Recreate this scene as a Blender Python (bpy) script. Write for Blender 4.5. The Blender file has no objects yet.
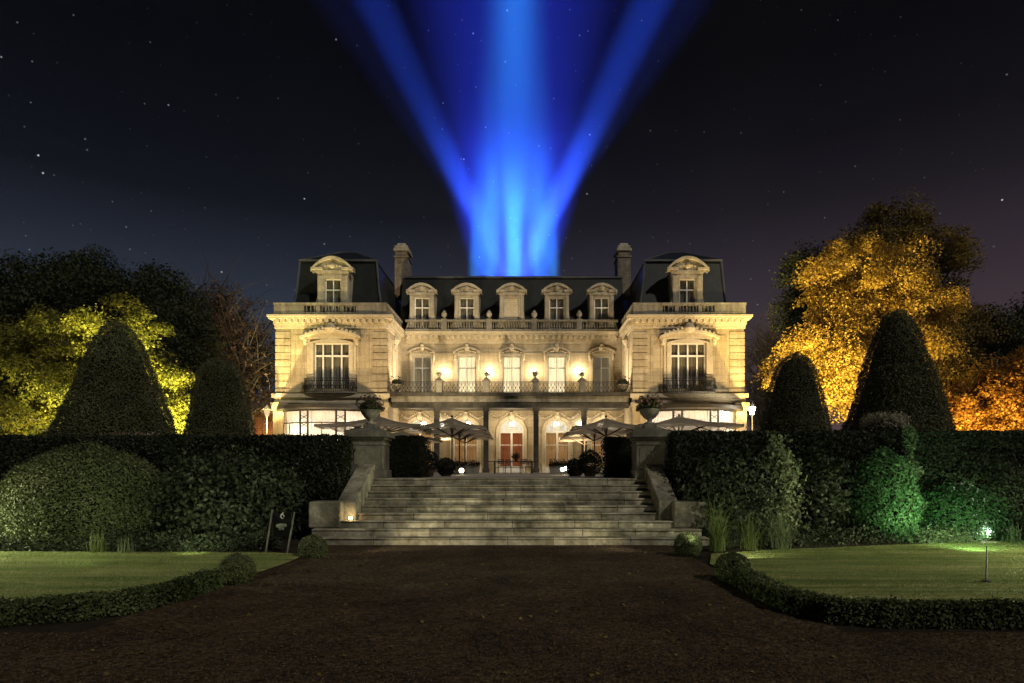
import bpy, bmesh, math, random
import numpy as np
from mathutils import Vector, Matrix
R = math.radians
sc = bpy.context.scene
col = sc.collection
rng = np.random.default_rng(7)
random.seed(7)

# ------------------------------------------------------------------ camera
F, CX, HZ, EYE = 640.0, 527.0, 470.0, 1.66
cam = bpy.data.cameras.new('Camera'); co = bpy.data.objects.new('Camera', cam); col.objects.link(co)
co.location = (0, 0, EYE); co.rotation_euler = (R(90), 0, 0)
cam.sensor_width = 36; cam.lens = 36 * F / 1024
cam.shift_x = -(CX - 512) / 1024; cam.shift_y = (HZ - 341.5) / 1024
cam.clip_start = 0.1; cam.clip_end = 3000
sc.camera = co

# ------------------------------------------------------------------ night sky
SUN_EL, SUN_AZ = R(36), R(222)         # unseen fill light added to lift the garden: behind the camera, to the right
w = bpy.data.worlds.new('World'); sc.world = w; w.use_nodes = True
nt = w.node_tree; nt.nodes.clear()
def N(t, **k):
    n = nt.nodes.new(t)
    for a, b in k.items(): setattr(n, a, b)
    return n
L = nt.links.new
out = N('ShaderNodeOutputWorld')
sky = N('ShaderNodeTexSky', sky_type='NISHITA', sun_disc=False)
sky.sun_elevation = SUN_EL; sky.sun_rotation = SUN_AZ
bg1 = N('ShaderNodeBackground'); bg1.inputs[1].default_value = 0.0003; L(sky.outputs[0], bg1.inputs[0])
tc = N('ShaderNodeTexCoord'); sep = N('ShaderNodeSeparateXYZ'); L(tc.outputs['Generated'], sep.inputs[0])
def ramp(stops):
    r = N('ShaderNodeValToRGB'); e = r.color_ramp.elements
    while len(e) < len(stops): e.new(0.5)
    for q, (p, c) in zip(e, stops): q.position = p; q.color = (*c, 1)
    L(sep.outputs[2], r.inputs[0]); return r
rl = ramp([(0, (.048, .058, .082)), (.22, (.028, .036, .055)), (.30, (.0130, .0165, .0270)), (.36, (.0046, .0056, .0098)), (.43, (.0022, .0027, .0058)), (.52, (.0007, .0008, .0026)), (.62, (.0002, .0003, .0013))])
rr = ramp([(0, (.085, .052, .052)), (.22, (.042, .028, .036)), (.30, (.0250, .0175, .0245)), (.36, (.0110, .0084, .0122)), (.43, (.0040, .0032, .0052)), (.52, (.0012, .0010, .0022)), (.62, (.0005, .0004, .0011))])
mr = N('ShaderNodeMapRange'); mr.inputs[1].default_value = -.28; mr.inputs[2].default_value = .45; L(sep.outputs[0], mr.inputs[0])
mx = N('ShaderNodeMixRGB'); L(mr.outputs[0], mx.inputs[0]); L(rl.outputs[0], mx.inputs[1]); L(rr.outputs[0], mx.inputs[2])
def stars(scale, rad, gain, power):
    v = N('ShaderNodeTexVoronoi', feature='F1'); v.inputs['Scale'].default_value = scale
    L(tc.outputs['Generated'], v.inputs['Vector'])
    m = N('ShaderNodeMapRange', interpolation_type='SMOOTHSTEP'); m.inputs[1].default_value = rad; m.inputs[2].default_value = rad * .35
    m.inputs[3].default_value = 0; m.inputs[4].default_value = 1; L(v.outputs['Distance'], m.inputs[0])
    s = N('ShaderNodeSeparateColor'); L(v.outputs['Color'], s.inputs[0])
    p = N('ShaderNodeMath', operation='POWER'); p.inputs[1].default_value = power; L(s.outputs[0], p.inputs[0])
    q = N('ShaderNodeMath', operation='MULTIPLY'); L(m.outputs[0], q.inputs[0]); L(p.outputs[0], q.inputs[1])
    g = N('ShaderNodeMath', operation='MULTIPLY'); g.inputs[1].default_value = gain; L(q.outputs[0], g.inputs[0])
    return g
s1 = stars(46, .064, .6, 4.5); s2 = stars(88, .11, .17, 3.4)
sa = N('ShaderNodeMath', operation='ADD'); L(s1.outputs[0], sa.inputs[0]); L(s2.outputs[0], sa.inputs[1])
sm = N('ShaderNodeMixRGB', blend_type='ADD'); sm.inputs[0].default_value = 1; L(mx.outputs[0], sm.inputs[1]); L(sa.outputs[0], sm.inputs[2])
bg2 = N('ShaderNodeBackground'); bg2.inputs[1].default_value = 1.0; L(sm.outputs[0], bg2.inputs[0])
ad = N('ShaderNodeAddShader'); L(bg1.outputs[0], ad.inputs[0]); L(bg2.outputs[0], ad.inputs[1]); L(ad.outputs[0], out.inputs[0])

sl = bpy.data.lights.new('fill_sun', 'SUN'); sl.energy = 1.5; sl.angle = R(2); sl.color = (1, .95, .84)  # added fill lamp, no such source in the sky
so = bpy.data.objects.new('fill_sun', sl); col.objects.link(so)
d = Vector((math.sin(SUN_AZ) * math.cos(SUN_EL) * -1, math.cos(SUN_AZ) * math.cos(SUN_EL), math.sin(SUN_EL)))
so.rotation_euler = d.to_track_quat('Z', 'Y').to_euler()

sc.view_settings.view_transform = 'Standard'; sc.view_settings.look = 'None'
sc.view_settings.exposure = 0; sc.view_settings.gamma = 1; sc.view_settings.use_curve_mapping = False
cy = sc.cycles
cy.max_bounces = 5; cy.diffuse_bounces = 2; cy.glossy_bounces = 2; cy.transmission_bounces = 3; cy.transparent_max_bounces = 12
cy.volume_bounces = 0; cy.sample_clamp_indirect = 2.0; cy.use_denoising = True
cy.caustics_reflective = False; cy.caustics_refractive = False

# ------------------------------------------------------------------ helpers
def PX(px, Y): return (px - CX) * Y / F
def PZ(py, Y): return EYE + (HZ - py) * Y / F
def GR(px, py, z=0.0):
    Y = F * (EYE - z) / (py - HZ); return (PX(px, Y), Y)

def tag(o, label=None, cat=None, group=None, kind=None):
    if label: o['label'] = label
    if cat: o['category'] = cat
    if group: o['group'] = group
    if kind: o['kind'] = kind
    return o
ORG = {}
def empty(name, loc, label=None, cat=None, group=None):
    o = bpy.data.objects.new(name, None); col.objects.link(o); o.location = loc; o.empty_display_size = .3
    ORG[o.name] = Vector(loc); return tag(o, label, cat, group)
def org(parent): return ORG.get(parent.name, Vector((0, 0, 0))) if parent else Vector((0, 0, 0))
def link(name, me, parent):
    o = bpy.data.objects.new(name, me); col.objects.link(o)
    if parent: o.parent = parent; ORG[o.name] = org(parent)
    return o
def dup(root, loc, rotz=None, label=None, scale=None):
    r = root.copy(); col.objects.link(r); r.location = loc
    if rotz is not None: r.rotation_euler = (0, 0, rotz)
    if scale: r.scale = (scale,) * 3 if not isinstance(scale, tuple) else scale
    if label: r['label'] = label
    for ch in list(root.children):
        c = ch.copy(); col.objects.link(c); c.parent = r
        for g in list(ch.children):
            q = g.copy(); col.objects.link(q); q.parent = c
    return r

class MB:
    def __init__(s): s.v = []; s.f = []
    def poly(s, pts):
        n = len(s.v); s.v += [tuple(p) for p in pts]; s.f.append(tuple(range(n, n + len(pts)))); return s
    def hexa(s, p):        # p: 4 bottom, 4 top (same winding)
        n = len(s.v); s.v += [tuple(q) for q in p]
        for f in ((3, 2, 1, 0), (4, 5, 6, 7), (0, 1, 5, 4), (1, 2, 6, 5), (2, 3, 7, 6), (3, 0, 4, 7)): s.f.append(tuple(n + i for i in f))
        return s
    def box(s, x0, x1, y0, y1, z0, z1):
        if x0 > x1: x0, x1 = x1, x0
        return s.hexa([(x0, y0, z0), (x1, y0, z0), (x1, y1, z0), (x0, y1, z0), (x0, y0, z1), (x1, y0, z1), (x1, y1, z1), (x0, y1, z1)])
    def taper(s, x, y, z0, z1, a0, b0, a1, b1):   # half sizes
        return s.hexa([(x - a0, y - b0, z0), (x + a0, y - b0, z0), (x + a0, y + b0, z0), (x - a0, y + b0, z0),
                       (x - a1, y - b1, z1), (x + a1, y - b1, z1), (x + a1, y + b1, z1), (x - a1, y + b1, z1)])
    def tube(s, p0, p1, r0, r1=None, seg=6):
        r1 = r0 if r1 is None else r1
        p0 = Vector(p0); p1 = Vector(p1); a = (p1 - p0)
        if a.length < 1e-6: return s
        a.normalize(); u = a.orthogonal().normalized(); v = a.cross(u); n = len(s.v)
        for p, r in ((p0, r0), (p1, r1)):
            for k in range(seg):
                t = 2 * math.pi * k / seg; s.v.append(tuple(p + (u * math.cos(t) + v * math.sin(t)) * r))
        for k in range(seg): j = (k + 1) % seg; s.f.append((n + k, n + j, n + seg + j, n + seg + k))
        s.f.append(tuple(n + seg - 1 - k for k in range(seg))); s.f.append(tuple(n + seg + k for k in range(seg)))
        return s
    def path(s, pts, rs, seg=6):
        pts = [Vector(p) for p in pts]; n = len(s.v); m = len(pts)
        u = None
        for i, p in enumerate(pts):
            a = (pts[min(i + 1, m - 1)] - pts[max(i - 1, 0)]).normalized()
            if u is None: u = a.orthogonal().normalized()
            u = (u - a * u.dot(a)).normalized(); v = a.cross(u)
            for k in range(seg):
                t = 2 * math.pi * k / seg; s.v.append(tuple(p + (u * math.cos(t) + v * math.sin(t)) * rs[i]))
        for i in range(m - 1):
            for k in range(seg):
                j = (k + 1) % seg; b = n + i * seg; s.f.append((b + k, b + j, b + seg + j, b + seg + k))
        s.f.append(tuple(n + seg - 1 - k for k in range(seg))); b = n + (m - 1) * seg; s.f.append(tuple(b + k for k in range(seg)))
        return s
    def lathe(s, prof, x, y, z=0, seg=16, sx=1, sy=1):
        n = len(s.v); m = len(prof)
        for r, h in prof:
            for k in range(seg):
                t = 2 * math.pi * k / seg; s.v.append((x + r * math.cos(t) * sx, y + r * math.sin(t) * sy, z + h))
        for i in range(m - 1):
            for k in range(seg):
                j = (k + 1) % seg; b = n + i * seg; s.f.append((b + k, b + j, b + seg + j, b + seg + k))
        s.f.append(tuple(n + seg - 1 - k for k in range(seg))); b = n + (m - 1) * seg; s.f.append(tuple(b + k for k in range(seg)))
        return s
    def arc(s, cx, hw, z0, rise, th, y0, y1, n=10, fill=None):
        """arched band over a span (fill: z from which the field below the arc is closed)"""
        for i in range(n):
            t0 = -1 + 2 * i / n; t1 = -1 + 2 * (i + 1) / n
            a = (cx + hw * t0, z0 + rise * (1 - t0 * t0)); b = (cx + hw * t1, z0 + rise * (1 - t1 * t1))
            la, lb = (a[1] - th, b[1] - th) if fill is None else (fill, fill)
            s.hexa([(a[0], y0, la), (b[0], y0, lb), (b[0], y1, lb), (a[0], y1, la), (a[0], y0, a[1]), (b[0], y0, b[1]), (b[0], y1, b[1]), (a[0], y1, a[1])])
        return s
    def build(s, name, m, parent=None, smooth=False, bevel=0):
        o_ = org(parent); me = bpy.data.meshes.new(name)
        me.from_pydata([(a - o_.x, b - o_.y, c - o_.z) for a, b, c in s.v], [], s.f)
        bm = bmesh.new(); bm.from_mesh(me); bmesh.ops.recalc_face_normals(bm, faces=bm.faces); bm.to_mesh(me); bm.free()
        me.materials.append(m)
        if smooth: me.polygons.foreach_set('use_smooth', [True] * len(me.polygons))
        o = link(name, me, parent)
        if bevel:
            b = o.modifiers.new('bevel', 'BEVEL'); b.width = bevel; b.segments = 2; b.limit_method = 'ANGLE'; b.angle_limit = R(40)
        return o

# ------------------------------------------------------------------ materials
class MT:
    def __init__(s, name):
        s.m = bpy.data.materials.new(name); s.m.use_nodes = True; s.t = s.m.node_tree; s.t.nodes.clear()
        s.out = s.n('ShaderNodeOutputMaterial')
    def n(s, t, **k):
        q = s.t.nodes.new(t)
        for a, b in k.items(): setattr(q, a, b)
        return q
    def l(s, a, b): s.t.links.new(a, b)
def stone(name, c1, c2, scale=.8, rough=.85, bump=.25, fine=14, streak=0.0, spec=.3, joints=None, isl=0):
    M = MT(name); tcn = M.n('ShaderNodeTexCoord'); g = M.n('ShaderNodeNewGeometry')
    n1 = M.n('ShaderNodeTexNoise'); n1.inputs['Scale'].default_value = scale; n1.inputs['Detail'].default_value = 7; n1.inputs['Roughness'].default_value = .65
    n2 = M.n('ShaderNodeTexNoise'); n2.inputs['Scale'].default_value = fine; n2.inputs['Detail'].default_value = 5
    M.l(g.outputs['Position'], n1.inputs['Vector']); M.l(g.outputs['Position'], n2.inputs['Vector'])
    r = M.n('ShaderNodeValToRGB'); r.color_ramp.elements[0].position = .33; r.color_ramp.elements[1].position = .68
    r.color_ramp.elements[0].color = (*c1, 1); r.color_ramp.elements[1].color = (*c2, 1); M.l(n1.outputs[0], r.inputs[0])
    mxn = M.n('ShaderNodeMixRGB', blend_type='MULTIPLY'); mxn.inputs[0].default_value = .5; M.l(r.outputs[0], mxn.inputs[1])
    r2 = M.n('ShaderNodeValToRGB'); r2.color_ramp.elements[0].color = (.45, .45, .45, 1); r2.color_ramp.elements[0].position = .3; r2.color_ramp.elements[1].position = .62; M.l(n2.outputs[0], r2.inputs[0])
    M.l(r2.outputs[0], mxn.inputs[2]); c = mxn.outputs[0]
    if streak:
        mp = M.n('ShaderNodeMapping'); mp.inputs['Scale'].default_value = (3.5, 3.5, .35); M.l(g.outputs['Position'], mp.inputs[0])
        n3 = M.n('ShaderNodeTexNoise'); n3.inputs['Scale'].default_value = 1; n3.inputs['Detail'].default_value = 6; M.l(mp.outputs[0], n3.inputs['Vector'])
        r3 = M.n('ShaderNodeValToRGB'); r3.color_ramp.elements[0].position = .38; r3.color_ramp.elements[1].position = .6; r3.color_ramp.elements[0].color = (.42, .38, .32, 1); M.l(n3.outputs[0], r3.inputs[0])
        m3 = M.n('ShaderNodeMixRGB', blend_type='MULTIPLY'); m3.inputs[0].default_value = streak; M.l(c, m3.inputs[1]); M.l(r3.outputs[0], m3.inputs[2]); c = m3.outputs[0]
    if isl:
        mi = M.n('ShaderNodeMapRange'); mi.inputs[3].default_value = 1 - isl; mi.inputs[4].default_value = 1 + isl * .45; M.l(g.outputs['Random Per Island'], mi.inputs[0])
        m5 = M.n('ShaderNodeMixRGB', blend_type='MULTIPLY'); m5.inputs[0].default_value = 1; M.l(c, m5.inputs[1]); M.l(mi.outputs[0], m5.inputs[2]); c = m5.outputs[0]
    if joints:
        sx, sz, ms = joints
        sp = M.n('ShaderNodeSeparateXYZ'); M.l(g.outputs['Position'], sp.inputs[0])
        ax = M.n('ShaderNodeMath', operation='ADD'); M.l(sp.outputs[0], ax.inputs[0]); M.l(sp.outputs[1], ax.inputs[1])
        cb = M.n('ShaderNodeCombineXYZ'); M.l(ax.outputs[0], cb.inputs[0]); M.l(sp.outputs[2], cb.inputs[1])
        bk = M.n('ShaderNodeTexBrick'); bk.inputs['Scale'].default_value = 1; bk.inputs['Brick Width'].default_value = sx; bk.inputs['Row Height'].default_value = sz
        bk.inputs['Mortar Size'].default_value = ms; bk.inputs['Mortar Smooth'].default_value = .3
        bk.inputs['Color1'].default_value = (1, 1, 1, 1); bk.inputs['Color2'].default_value = (.70, .68, .63, 1); bk.inputs['Mortar'].default_value = (.5, .46, .4, 1)
        M.l(cb.outputs[0], bk.inputs['Vector'])
        m4 = M.n('ShaderNodeMixRGB', blend_type='MULTIPLY'); m4.inputs[0].default_value = .8; M.l(c, m4.inputs[1]); M.l(bk.outputs[0], m4.inputs[2]); c = m4.outputs[0]
    p = M.n('ShaderNodeBsdfPrincipled'); p.inputs['Roughness'].default_value = rough; p.inputs['Specular IOR Level'].default_value = spec
    M.l(c, p.inputs['Base Color'])
    b = M.n('ShaderNodeBump'); b.inputs['Strength'].default_value = bump; b.inputs['Distance'].default_value = .03; M.l(n2.outputs[0], b.inputs['Height']); M.l(b.outputs[0], p.inputs['Normal'])
    M.l(p.outputs[0], M.out.inputs[0]); return M.m
def leaf(name, cols, trans=.3, rough=.62, spec=.1):
    M = MT(name); g = M.n('ShaderNodeNewGeometry')
    r = M.n('ShaderNodeValToRGB'); e = r.color_ramp.elements
    while len(e) < len(cols): e.new(.5)
    for i, (q, c) in enumerate(zip(e, cols)): q.position = i / (len(cols) - 1); q.color = (*c, 1)
    nz = M.n('ShaderNodeTexNoise'); nz.inputs['Scale'].default_value = .9; nz.inputs['Detail'].default_value = 3; M.l(g.outputs['Position'], nz.inputs['Vector'])
    a = M.n('ShaderNodeMath', operation='MULTIPLY_ADD'); a.inputs[1].default_value = .55; M.l(g.outputs['Random Per Island'], a.inputs[0])
    b = M.n('ShaderNodeMath', operation='MULTIPLY_ADD'); b.inputs[1].default_value = 1.6; b.inputs[2].default_value = -.57; M.l(nz.outputs[0], b.inputs[0]); M.l(b.outputs[0], a.inputs[2])
    M.l(a.outputs[0], r.inputs[0])
    p = M.n('ShaderNodeBsdfPrincipled'); p.inputs['Roughness'].default_value = rough; p.inputs['Specular IOR Level'].default_value = spec; M.l(r.outputs[0], p.inputs['Base Color'])
    t = M.n('ShaderNodeBsdfTranslucent'); M.l(r.outputs[0], t.inputs[0])
    mxs = M.n('ShaderNodeMixShader'); mxs.inputs[0].default_value = trans; M.l(p.outputs[0], mxs.inputs[1]); M.l(t.outputs[0], mxs.inputs[2]); M.l(mxs.outputs[0], M.out.inputs[0])
    return M.m
def emit(name, c, s, var=0.0):
    M = MT(name); e = M.n('ShaderNodeEmission'); e.inputs[0].default_value = (*c, 1); e.inputs[1].default_value = s
    M.l(e.outputs[0], M.out.inputs[0]); return M.m
def litcloth(name, c, s):     # lit curtain, woven folds
    M = MT(name); g = M.n('ShaderNodeNewGeometry')
    mp = M.n('ShaderNodeMapping'); mp.inputs['Scale'].default_value = (9, 9, .5); M.l(g.outputs['Position'], mp.inputs[0])
    n = M.n('ShaderNodeTexNoise'); n.inputs['Scale'].default_value = 1; n.inputs['Detail'].default_value = 4; M.l(mp.outputs[0], n.inputs['Vector'])
    r = M.n('ShaderNodeMapRange'); r.inputs[1].default_value = .3; r.inputs[2].default_value = .7; r.inputs[3].default_value = s * .55; r.inputs[4].default_value = s * 1.15; M.l(n.outputs[0], r.inputs[0])
    d = M.n('ShaderNodeBsdfDiffuse'); d.inputs[0].default_value = (*[min(.7, x) for x in c], 1)
    e = M.n('ShaderNodeEmission'); e.inputs[0].default_value = (*c, 1); M.l(r.outputs[0], e.inputs[1])
    a = M.n('ShaderNodeAddShader'); M.l(d.outputs[0], a.inputs[0]); M.l(e.outputs[0], a.inputs[1]); M.l(a.outputs[0], M.out.inputs[0]); return M.m
def glass(name, refl=.12):
    M = MT(name); t = M.n('ShaderNodeBsdfTransparent'); g = M.n('ShaderNodeBsdfGlossy'); g.inputs['Roughness'].default_value = .04
    t.inputs[0].default_value = (.8, .82, .8, 1)
    x = M.n('ShaderNodeMixShader'); x.inputs[0].default_value = refl; M.l(t.outputs[0], x.inputs[1]); M.l(g.outputs[0], x.inputs[2]); M.l(x.outputs[0], M.out.inputs[0]); return M.m
def cloth(name, c, trans=.35, sheer=0):
    M = MT(name); d = M.n('ShaderNodeBsdfDiffuse'); t = M.n('ShaderNodeBsdfTranslucent')
    n = M.n('ShaderNodeTexNoise'); n.inputs['Scale'].default_value = 3; g = M.n('ShaderNodeNewGeometry'); M.l(g.outputs['Position'], n.inputs['Vector'])
    r = M.n('ShaderNodeValToRGB'); r.color_ramp.elements[0].color = (*[x * .75 for x in c], 1); r.color_ramp.elements[1].color = (*[x * 1.15 for x in c], 1); M.l(n.outputs[0], r.inputs[0])
    M.l(r.outputs[0], d.inputs[0]); M.l(r.outputs[0], t.inputs[0])
    x = M.n('ShaderNodeMixShader'); x.inputs[0].default_value = trans; M.l(d.outputs[0], x.inputs[1]); M.l(t.outputs[0], x.inputs[2]); 
    if sheer:
        tp = M.n('ShaderNodeBsdfTransparent'); y = M.n('ShaderNodeMixShader'); y.inputs[0].default_value = sheer; M.l(x.outputs[0], y.inputs[1]); M.l(tp.outputs[0], y.inputs[2]); x = y
    M.l(x.outputs[0], M.out.inputs[0]); return M.m

m_stone = stone('limestone', (.40, .33, .215), (.56, .47, .32),   .5, .85, .25, 9, .34, joints=(1.5, .55, .012))
m_trim = stone('carved_stone', (.46, .395, .275), (.60, .51, .36), .9, .85, .5, 7, .1)
m_dormer = stone('weathered_stone', (.30, .27, .21), (.48, .43, .33), .9, .9, .45, 7, .4)
m_bal = stone('mossy_stone', (.16, .15, .12), (.33, .30, .24), 1.1, .9, .4, 9, .5)
m_step = stone('step_stone', (.10, .095, .062), (.52, .475, .34), 1.5, .88, .7, 11, .6, isl=.4)
m_ped = stone('pedestal_stone', (.075, .07, .052), (.20, .185, .14), 1.2, .88, .5, 10, .5)
m_slate = stone('slate', (.007, .009, .009), (.017, .021, .020), 1.2, .55, .5, 9, .0, joints=(.3, .22, .012))
m_lead = stone('lead', (.05, .052, .055), (.10, .10, .10), 1, .5, .1)
m_brick = stone('chimney_brick', (.17, .14, .11), (.34, .29, .22), 2, .9, .4, 9, .4, joints=(.32, .11, .02))
m_redbrick = stone('red_brick', (.30, .12, .05), (.42, .20, .09), 2, .9, .3, 9, .0, joints=(.45, .16, .03))
m_iron = stone('wrought_iron', (.012, .012, .012), (.03, .027, .024), 3, .5, .1)
m_white = stone('white_paint', (.66, .62, .55), (.80, .77, .70), 2, .5, .05)
m_wood = stone('dark_wood', (.03, .02, .014), (.06, .04, .026), 3, .6, .2)
m_paving = stone('terrace_paving', (.17, .15, .12), (.30, .27, .21), .7, .9, .3, 12, 0)
m_soil = stone('soil', (.012, .009, .006), (.035, .026, .017), 2, .95, .9, 20, 0, spec=.1)
m_curt_dark = cloth('dark_curtain', (.40, .34, .26), .1)
m_curt_lit = litcloth('lit_curtain', (1, .74, .46), 2.1)
m_curt_white = litcloth('lit_white_curtain', (1, .86, .72), 1.15)
m_curt_red = litcloth('red_curtain', (.58, .18, .06), .24)
m_curt_ochre = litcloth('ochre_curtain', (.72, .40, .16), .34)
m_curt_dim = litcloth('dim_curtain', (.75, .60, .40), .20)  # own glow put in for outside light falling on these curtains
m_canopy = cloth('canopy_fabric', (.46, .40, .31), .66, .22)
m_glass = glass('window_glass', .07)
m_globe = emit('lamp_glass', (1, .82, .58), 25)
m_globe_w = emit('lamp_glass_white', (1, .92, .78), 40)
m_gravel = None
def gravel():
    M = MT('gravel_path'); g = M.n('ShaderNodeNewGeometry')
    v = M.n('ShaderNodeTexVoronoi'); v.inputs['Scale'].default_value = 26; M.l(g.outputs['Position'], v.inputs['Vector'])
    n = M.n('ShaderNodeTexNoise'); n.inputs['Scale'].default_value = .9; n.inputs['Detail'].default_value = 9; n.inputs['Roughness'].default_value = .72; M.l(g.outputs['Position'], n.inputs['Vector'])
    r = M.n('ShaderNodeValToRGB'); e = r.color_ramp.elements; e[0].position = .3; e[1].position = .72; e[0].color = (.017, .0105, .0052, 1); e[1].color = (.088, .058, .030, 1); M.l(n.outputs[0], r.inputs[0])
    s = M.n('ShaderNodeSeparateColor'); M.l(v.outputs['Color'], s.inputs[0])
    mr = M.n('ShaderNodeMapRange'); mr.inputs[3].default_value = .3; mr.inputs[4].default_value = 1.5; M.l(s.outputs[0], mr.inputs[0])
    mu = M.n('ShaderNodeMixRGB', blend_type='MULTIPLY'); mu.inputs[0].default_value = 1; M.l(r.outputs[0], mu.inputs[1]); M.l(mr.outputs[0], mu.inputs[2])
    p = M.n('ShaderNodeBsdfPrincipled'); p.inputs['Roughness'].default_value = .95; p.inputs['Specular IOR Level'].default_value = .1; M.l(mu.outputs[0], p.inputs['Base Color'])
    b = M.n('ShaderNodeBump'); b.inputs['Strength'].default_value = .9; b.inputs['Distance'].default_value = .02; b.invert = True; M.l(v.outputs['Distance'], b.inputs['Height']); M.l(b.outputs[0], p.inputs['Normal'])
    M.l(p.outputs[0], M.out.inputs[0]); return M.m
m_gravel = gravel()
def lawnmat():
    M = MT('mown_lawn'); g = M.n('ShaderNodeNewGeometry')
    mp = M.n('ShaderNodeMapping'); mp.inputs['Scale'].default_value = (.22, 2.6, 1); M.l(g.outputs['Position'], mp.inputs[0])
    n = M.n('ShaderNodeTexNoise'); n.inputs['Scale'].default_value = 1; n.inputs['Detail'].default_value = 8; n.inputs['Roughness'].default_value = .65; M.l(mp.outputs[0], n.inputs['Vector'])
    n2 = M.n('ShaderNodeTexNoise'); n2.inputs['Scale'].default_value = 60; n2.inputs['Detail'].default_value = 4; M.l(g.outputs['Position'], n2.inputs['Vector'])
    r = M.n('ShaderNodeValToRGB'); e = r.color_ramp.elements; e[0].position = .40; e[1].position = .60; e[0].color = (.065, .105, .024, 1); e[1].color = (.28, .26, .10, 1); M.l(n.outputs[0], r.inputs[0])  # pale streaks put grazing lamp light into the turf colour, plus mowing stripes
    p = M.n('ShaderNodeBsdfPrincipled'); p.inputs['Roughness'].default_value = .9; p.inputs['Specular IOR Level'].default_value = .15; M.l(r.outputs[0], p.inputs['Base Color'])
    b = M.n('ShaderNodeBump'); b.inputs['Strength'].default_value = .8; b.inputs['Distance'].default_value = .02; M.l(n2.outputs[0], b.inputs['Height']); M.l(b.outputs[0], p.inputs['Normal'])
    M.l(p.outputs[0], M.out.inputs[0]); return M.m
m_lawn = lawnmat()
m_core = stone('inner_twigs', (.006, .007, .004), (.014, .016, .008), 3, .95, .2, spec=.05)
m_bark = stone('bark', (.035, .027, .019), (.085, .066, .045), 4, .95, .8, 20)
m_yew = leaf('yew_leaf', [(.030, .034, .015), (.064, .068, .030), (.11, .108, .052)], .1, .6, .15)
m_box = leaf('box_leaf', [(.020, .028, .010), (.045, .058, .020), (.095, .108, .045)], .15)
m_ball = leaf('lit_box_leaf', [(.028, .036, .014), (.060, .072, .028), (.125, .130, .060)], .15)  # lighter copy of the box leaf, light put into its colour
m_hedge = leaf('hedge_leaf', [(.010, .013, .007), (.026, .034, .016), (.085, .095, .055)], .15)
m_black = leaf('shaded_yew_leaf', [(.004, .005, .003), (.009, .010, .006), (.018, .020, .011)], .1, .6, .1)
m_hedgedk = leaf('dark_hedge_leaf', [(.007, .009, .005), (.015, .019, .010), (.045, .050, .030)], .12, .55)
m_green = leaf('green_leaf', [(.020, .045, .018), (.045, .100, .035), (.10, .17, .07)], .25)
m_pale = leaf('pale_leaf', [(.06, .08, .035), (.12, .15, .075), (.22, .24, .13)], .25)
m_palebush = leaf('pale_bush_leaf', [(.12, .115, .07), (.24, .22, .14), (.40, .37, .26)], .25)
m_grass = leaf('grass_blade', [(.035, .050, .014), (.075, .095, .028), (.14, .145, .055)], .3)
m_lawnblade = leaf('lawn_blade', [(.085, .115, .028), (.15, .18, .052), (.24, .255, .10)], .25)
m_yellow = leaf('yellow_leaf', [(.055, .065, .012), (.15, .145, .022), (.30, .26, .035)], .35)
m_dark = leaf('dark_leaf', [(.012, .016, .008), (.026, .032, .014), (.055, .060, .028)], .2)
m_brown = leaf('brown_leaf', [(.050, .036, .010), (.13, .092, .024), (.26, .19, .05)], .3)
m_russet = leaf('russet_leaf', [(.035, .022, .014), (.085, .052, .032), (.16, .105, .065)], .2)
m_orange = leaf('orange_leaf', [(.13, .070, .012), (.30, .185, .028), (.46, .32, .06)], .35)
m_amber = leaf('amber_leaf', [(.16, .065, .010), (.34, .16, .024), (.46, .26, .05)], .35)
m_flower = leaf('flower_petal', [(.12, .06, .045), (.26, .15, .11), (.42, .32, .24)], .3)
m_flowerw = leaf('white_petal', [(.35, .35, .32), (.5, .5, .47), (.65, .65, .6)], .2)
m_shade = stone('shaded_stone', (.035, .032, .026), (.095, .085, .066), 1.4, .9, .4, 9, .4)  # dark tone puts the shade of slab and columns into the stone colour
m_terracotta = stone('terracotta', (.10, .06, .04), (.16, .10, .07), 3, .8, .2)
m_metal = stone('lamp_metal', (.03, .03, .03), (.06, .06, .055), 3, .4, .1)
m_sign = stone('sign_panel', (.003, .004, .003), (.006, .007, .005), 3, .5, .05)
m_signmark = stone('sign_mark', (.55, .55, .5), (.7, .7, .64), 3, .7, .05)
m_signleaf = stone('sign_emblem', (.12, .13, .10), (.20, .21, .16), 3, .7, .05)

# ------------------------------------------------------------------ lights (hidden or inside fixtures)
def lamp(kind, loc, power, color=(1, .74, .42), aim=None, size=.15, cone=70, blend=.6):
    l = bpy.data.lights.new('lamp', kind); l.energy = power; l.color = color
    if kind in ('POINT', 'SPOT'): l.shadow_soft_size = size
    if kind == 'SPOT': l.spot_size = R(cone); l.spot_blend = blend
    o = bpy.data.objects.new('lamp', l); col.objects.link(o); o.location = loc
    if aim is not None: o.rotation_euler = (Vector(aim) - Vector(loc)).to_track_quat('-Z', 'Y').to_euler()
    return o

# ------------------------------------------------------------------ setting
def sheet(name, pts, z, m):
    b = MB(); b.poly([(x, y, z) for x, y in pts]); return tag(b.build(name, m), kind='structure')
TZ = 1.44; Y0 = 14.13; TR = .34; RS = .16; SX = -.46
sheet('ground', [(-900, -300), (900, -300), (900, 17.0), (-900, 17.0)], -.012, m_soil)
sheet('gravel_path', [(-14, -6), (14, -6), (14, 6.55), (3.25, 6.55), (3.1, 14.4), (-4.4, 14.4), (-4.55, 6.55), (-14, 6.55)], 0, m_gravel)
t = MB(); t.box(-900, 900, 17.0, 2400, -1.5, TZ); tag(t.build('terrace', m_paving), kind='structure')
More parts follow.
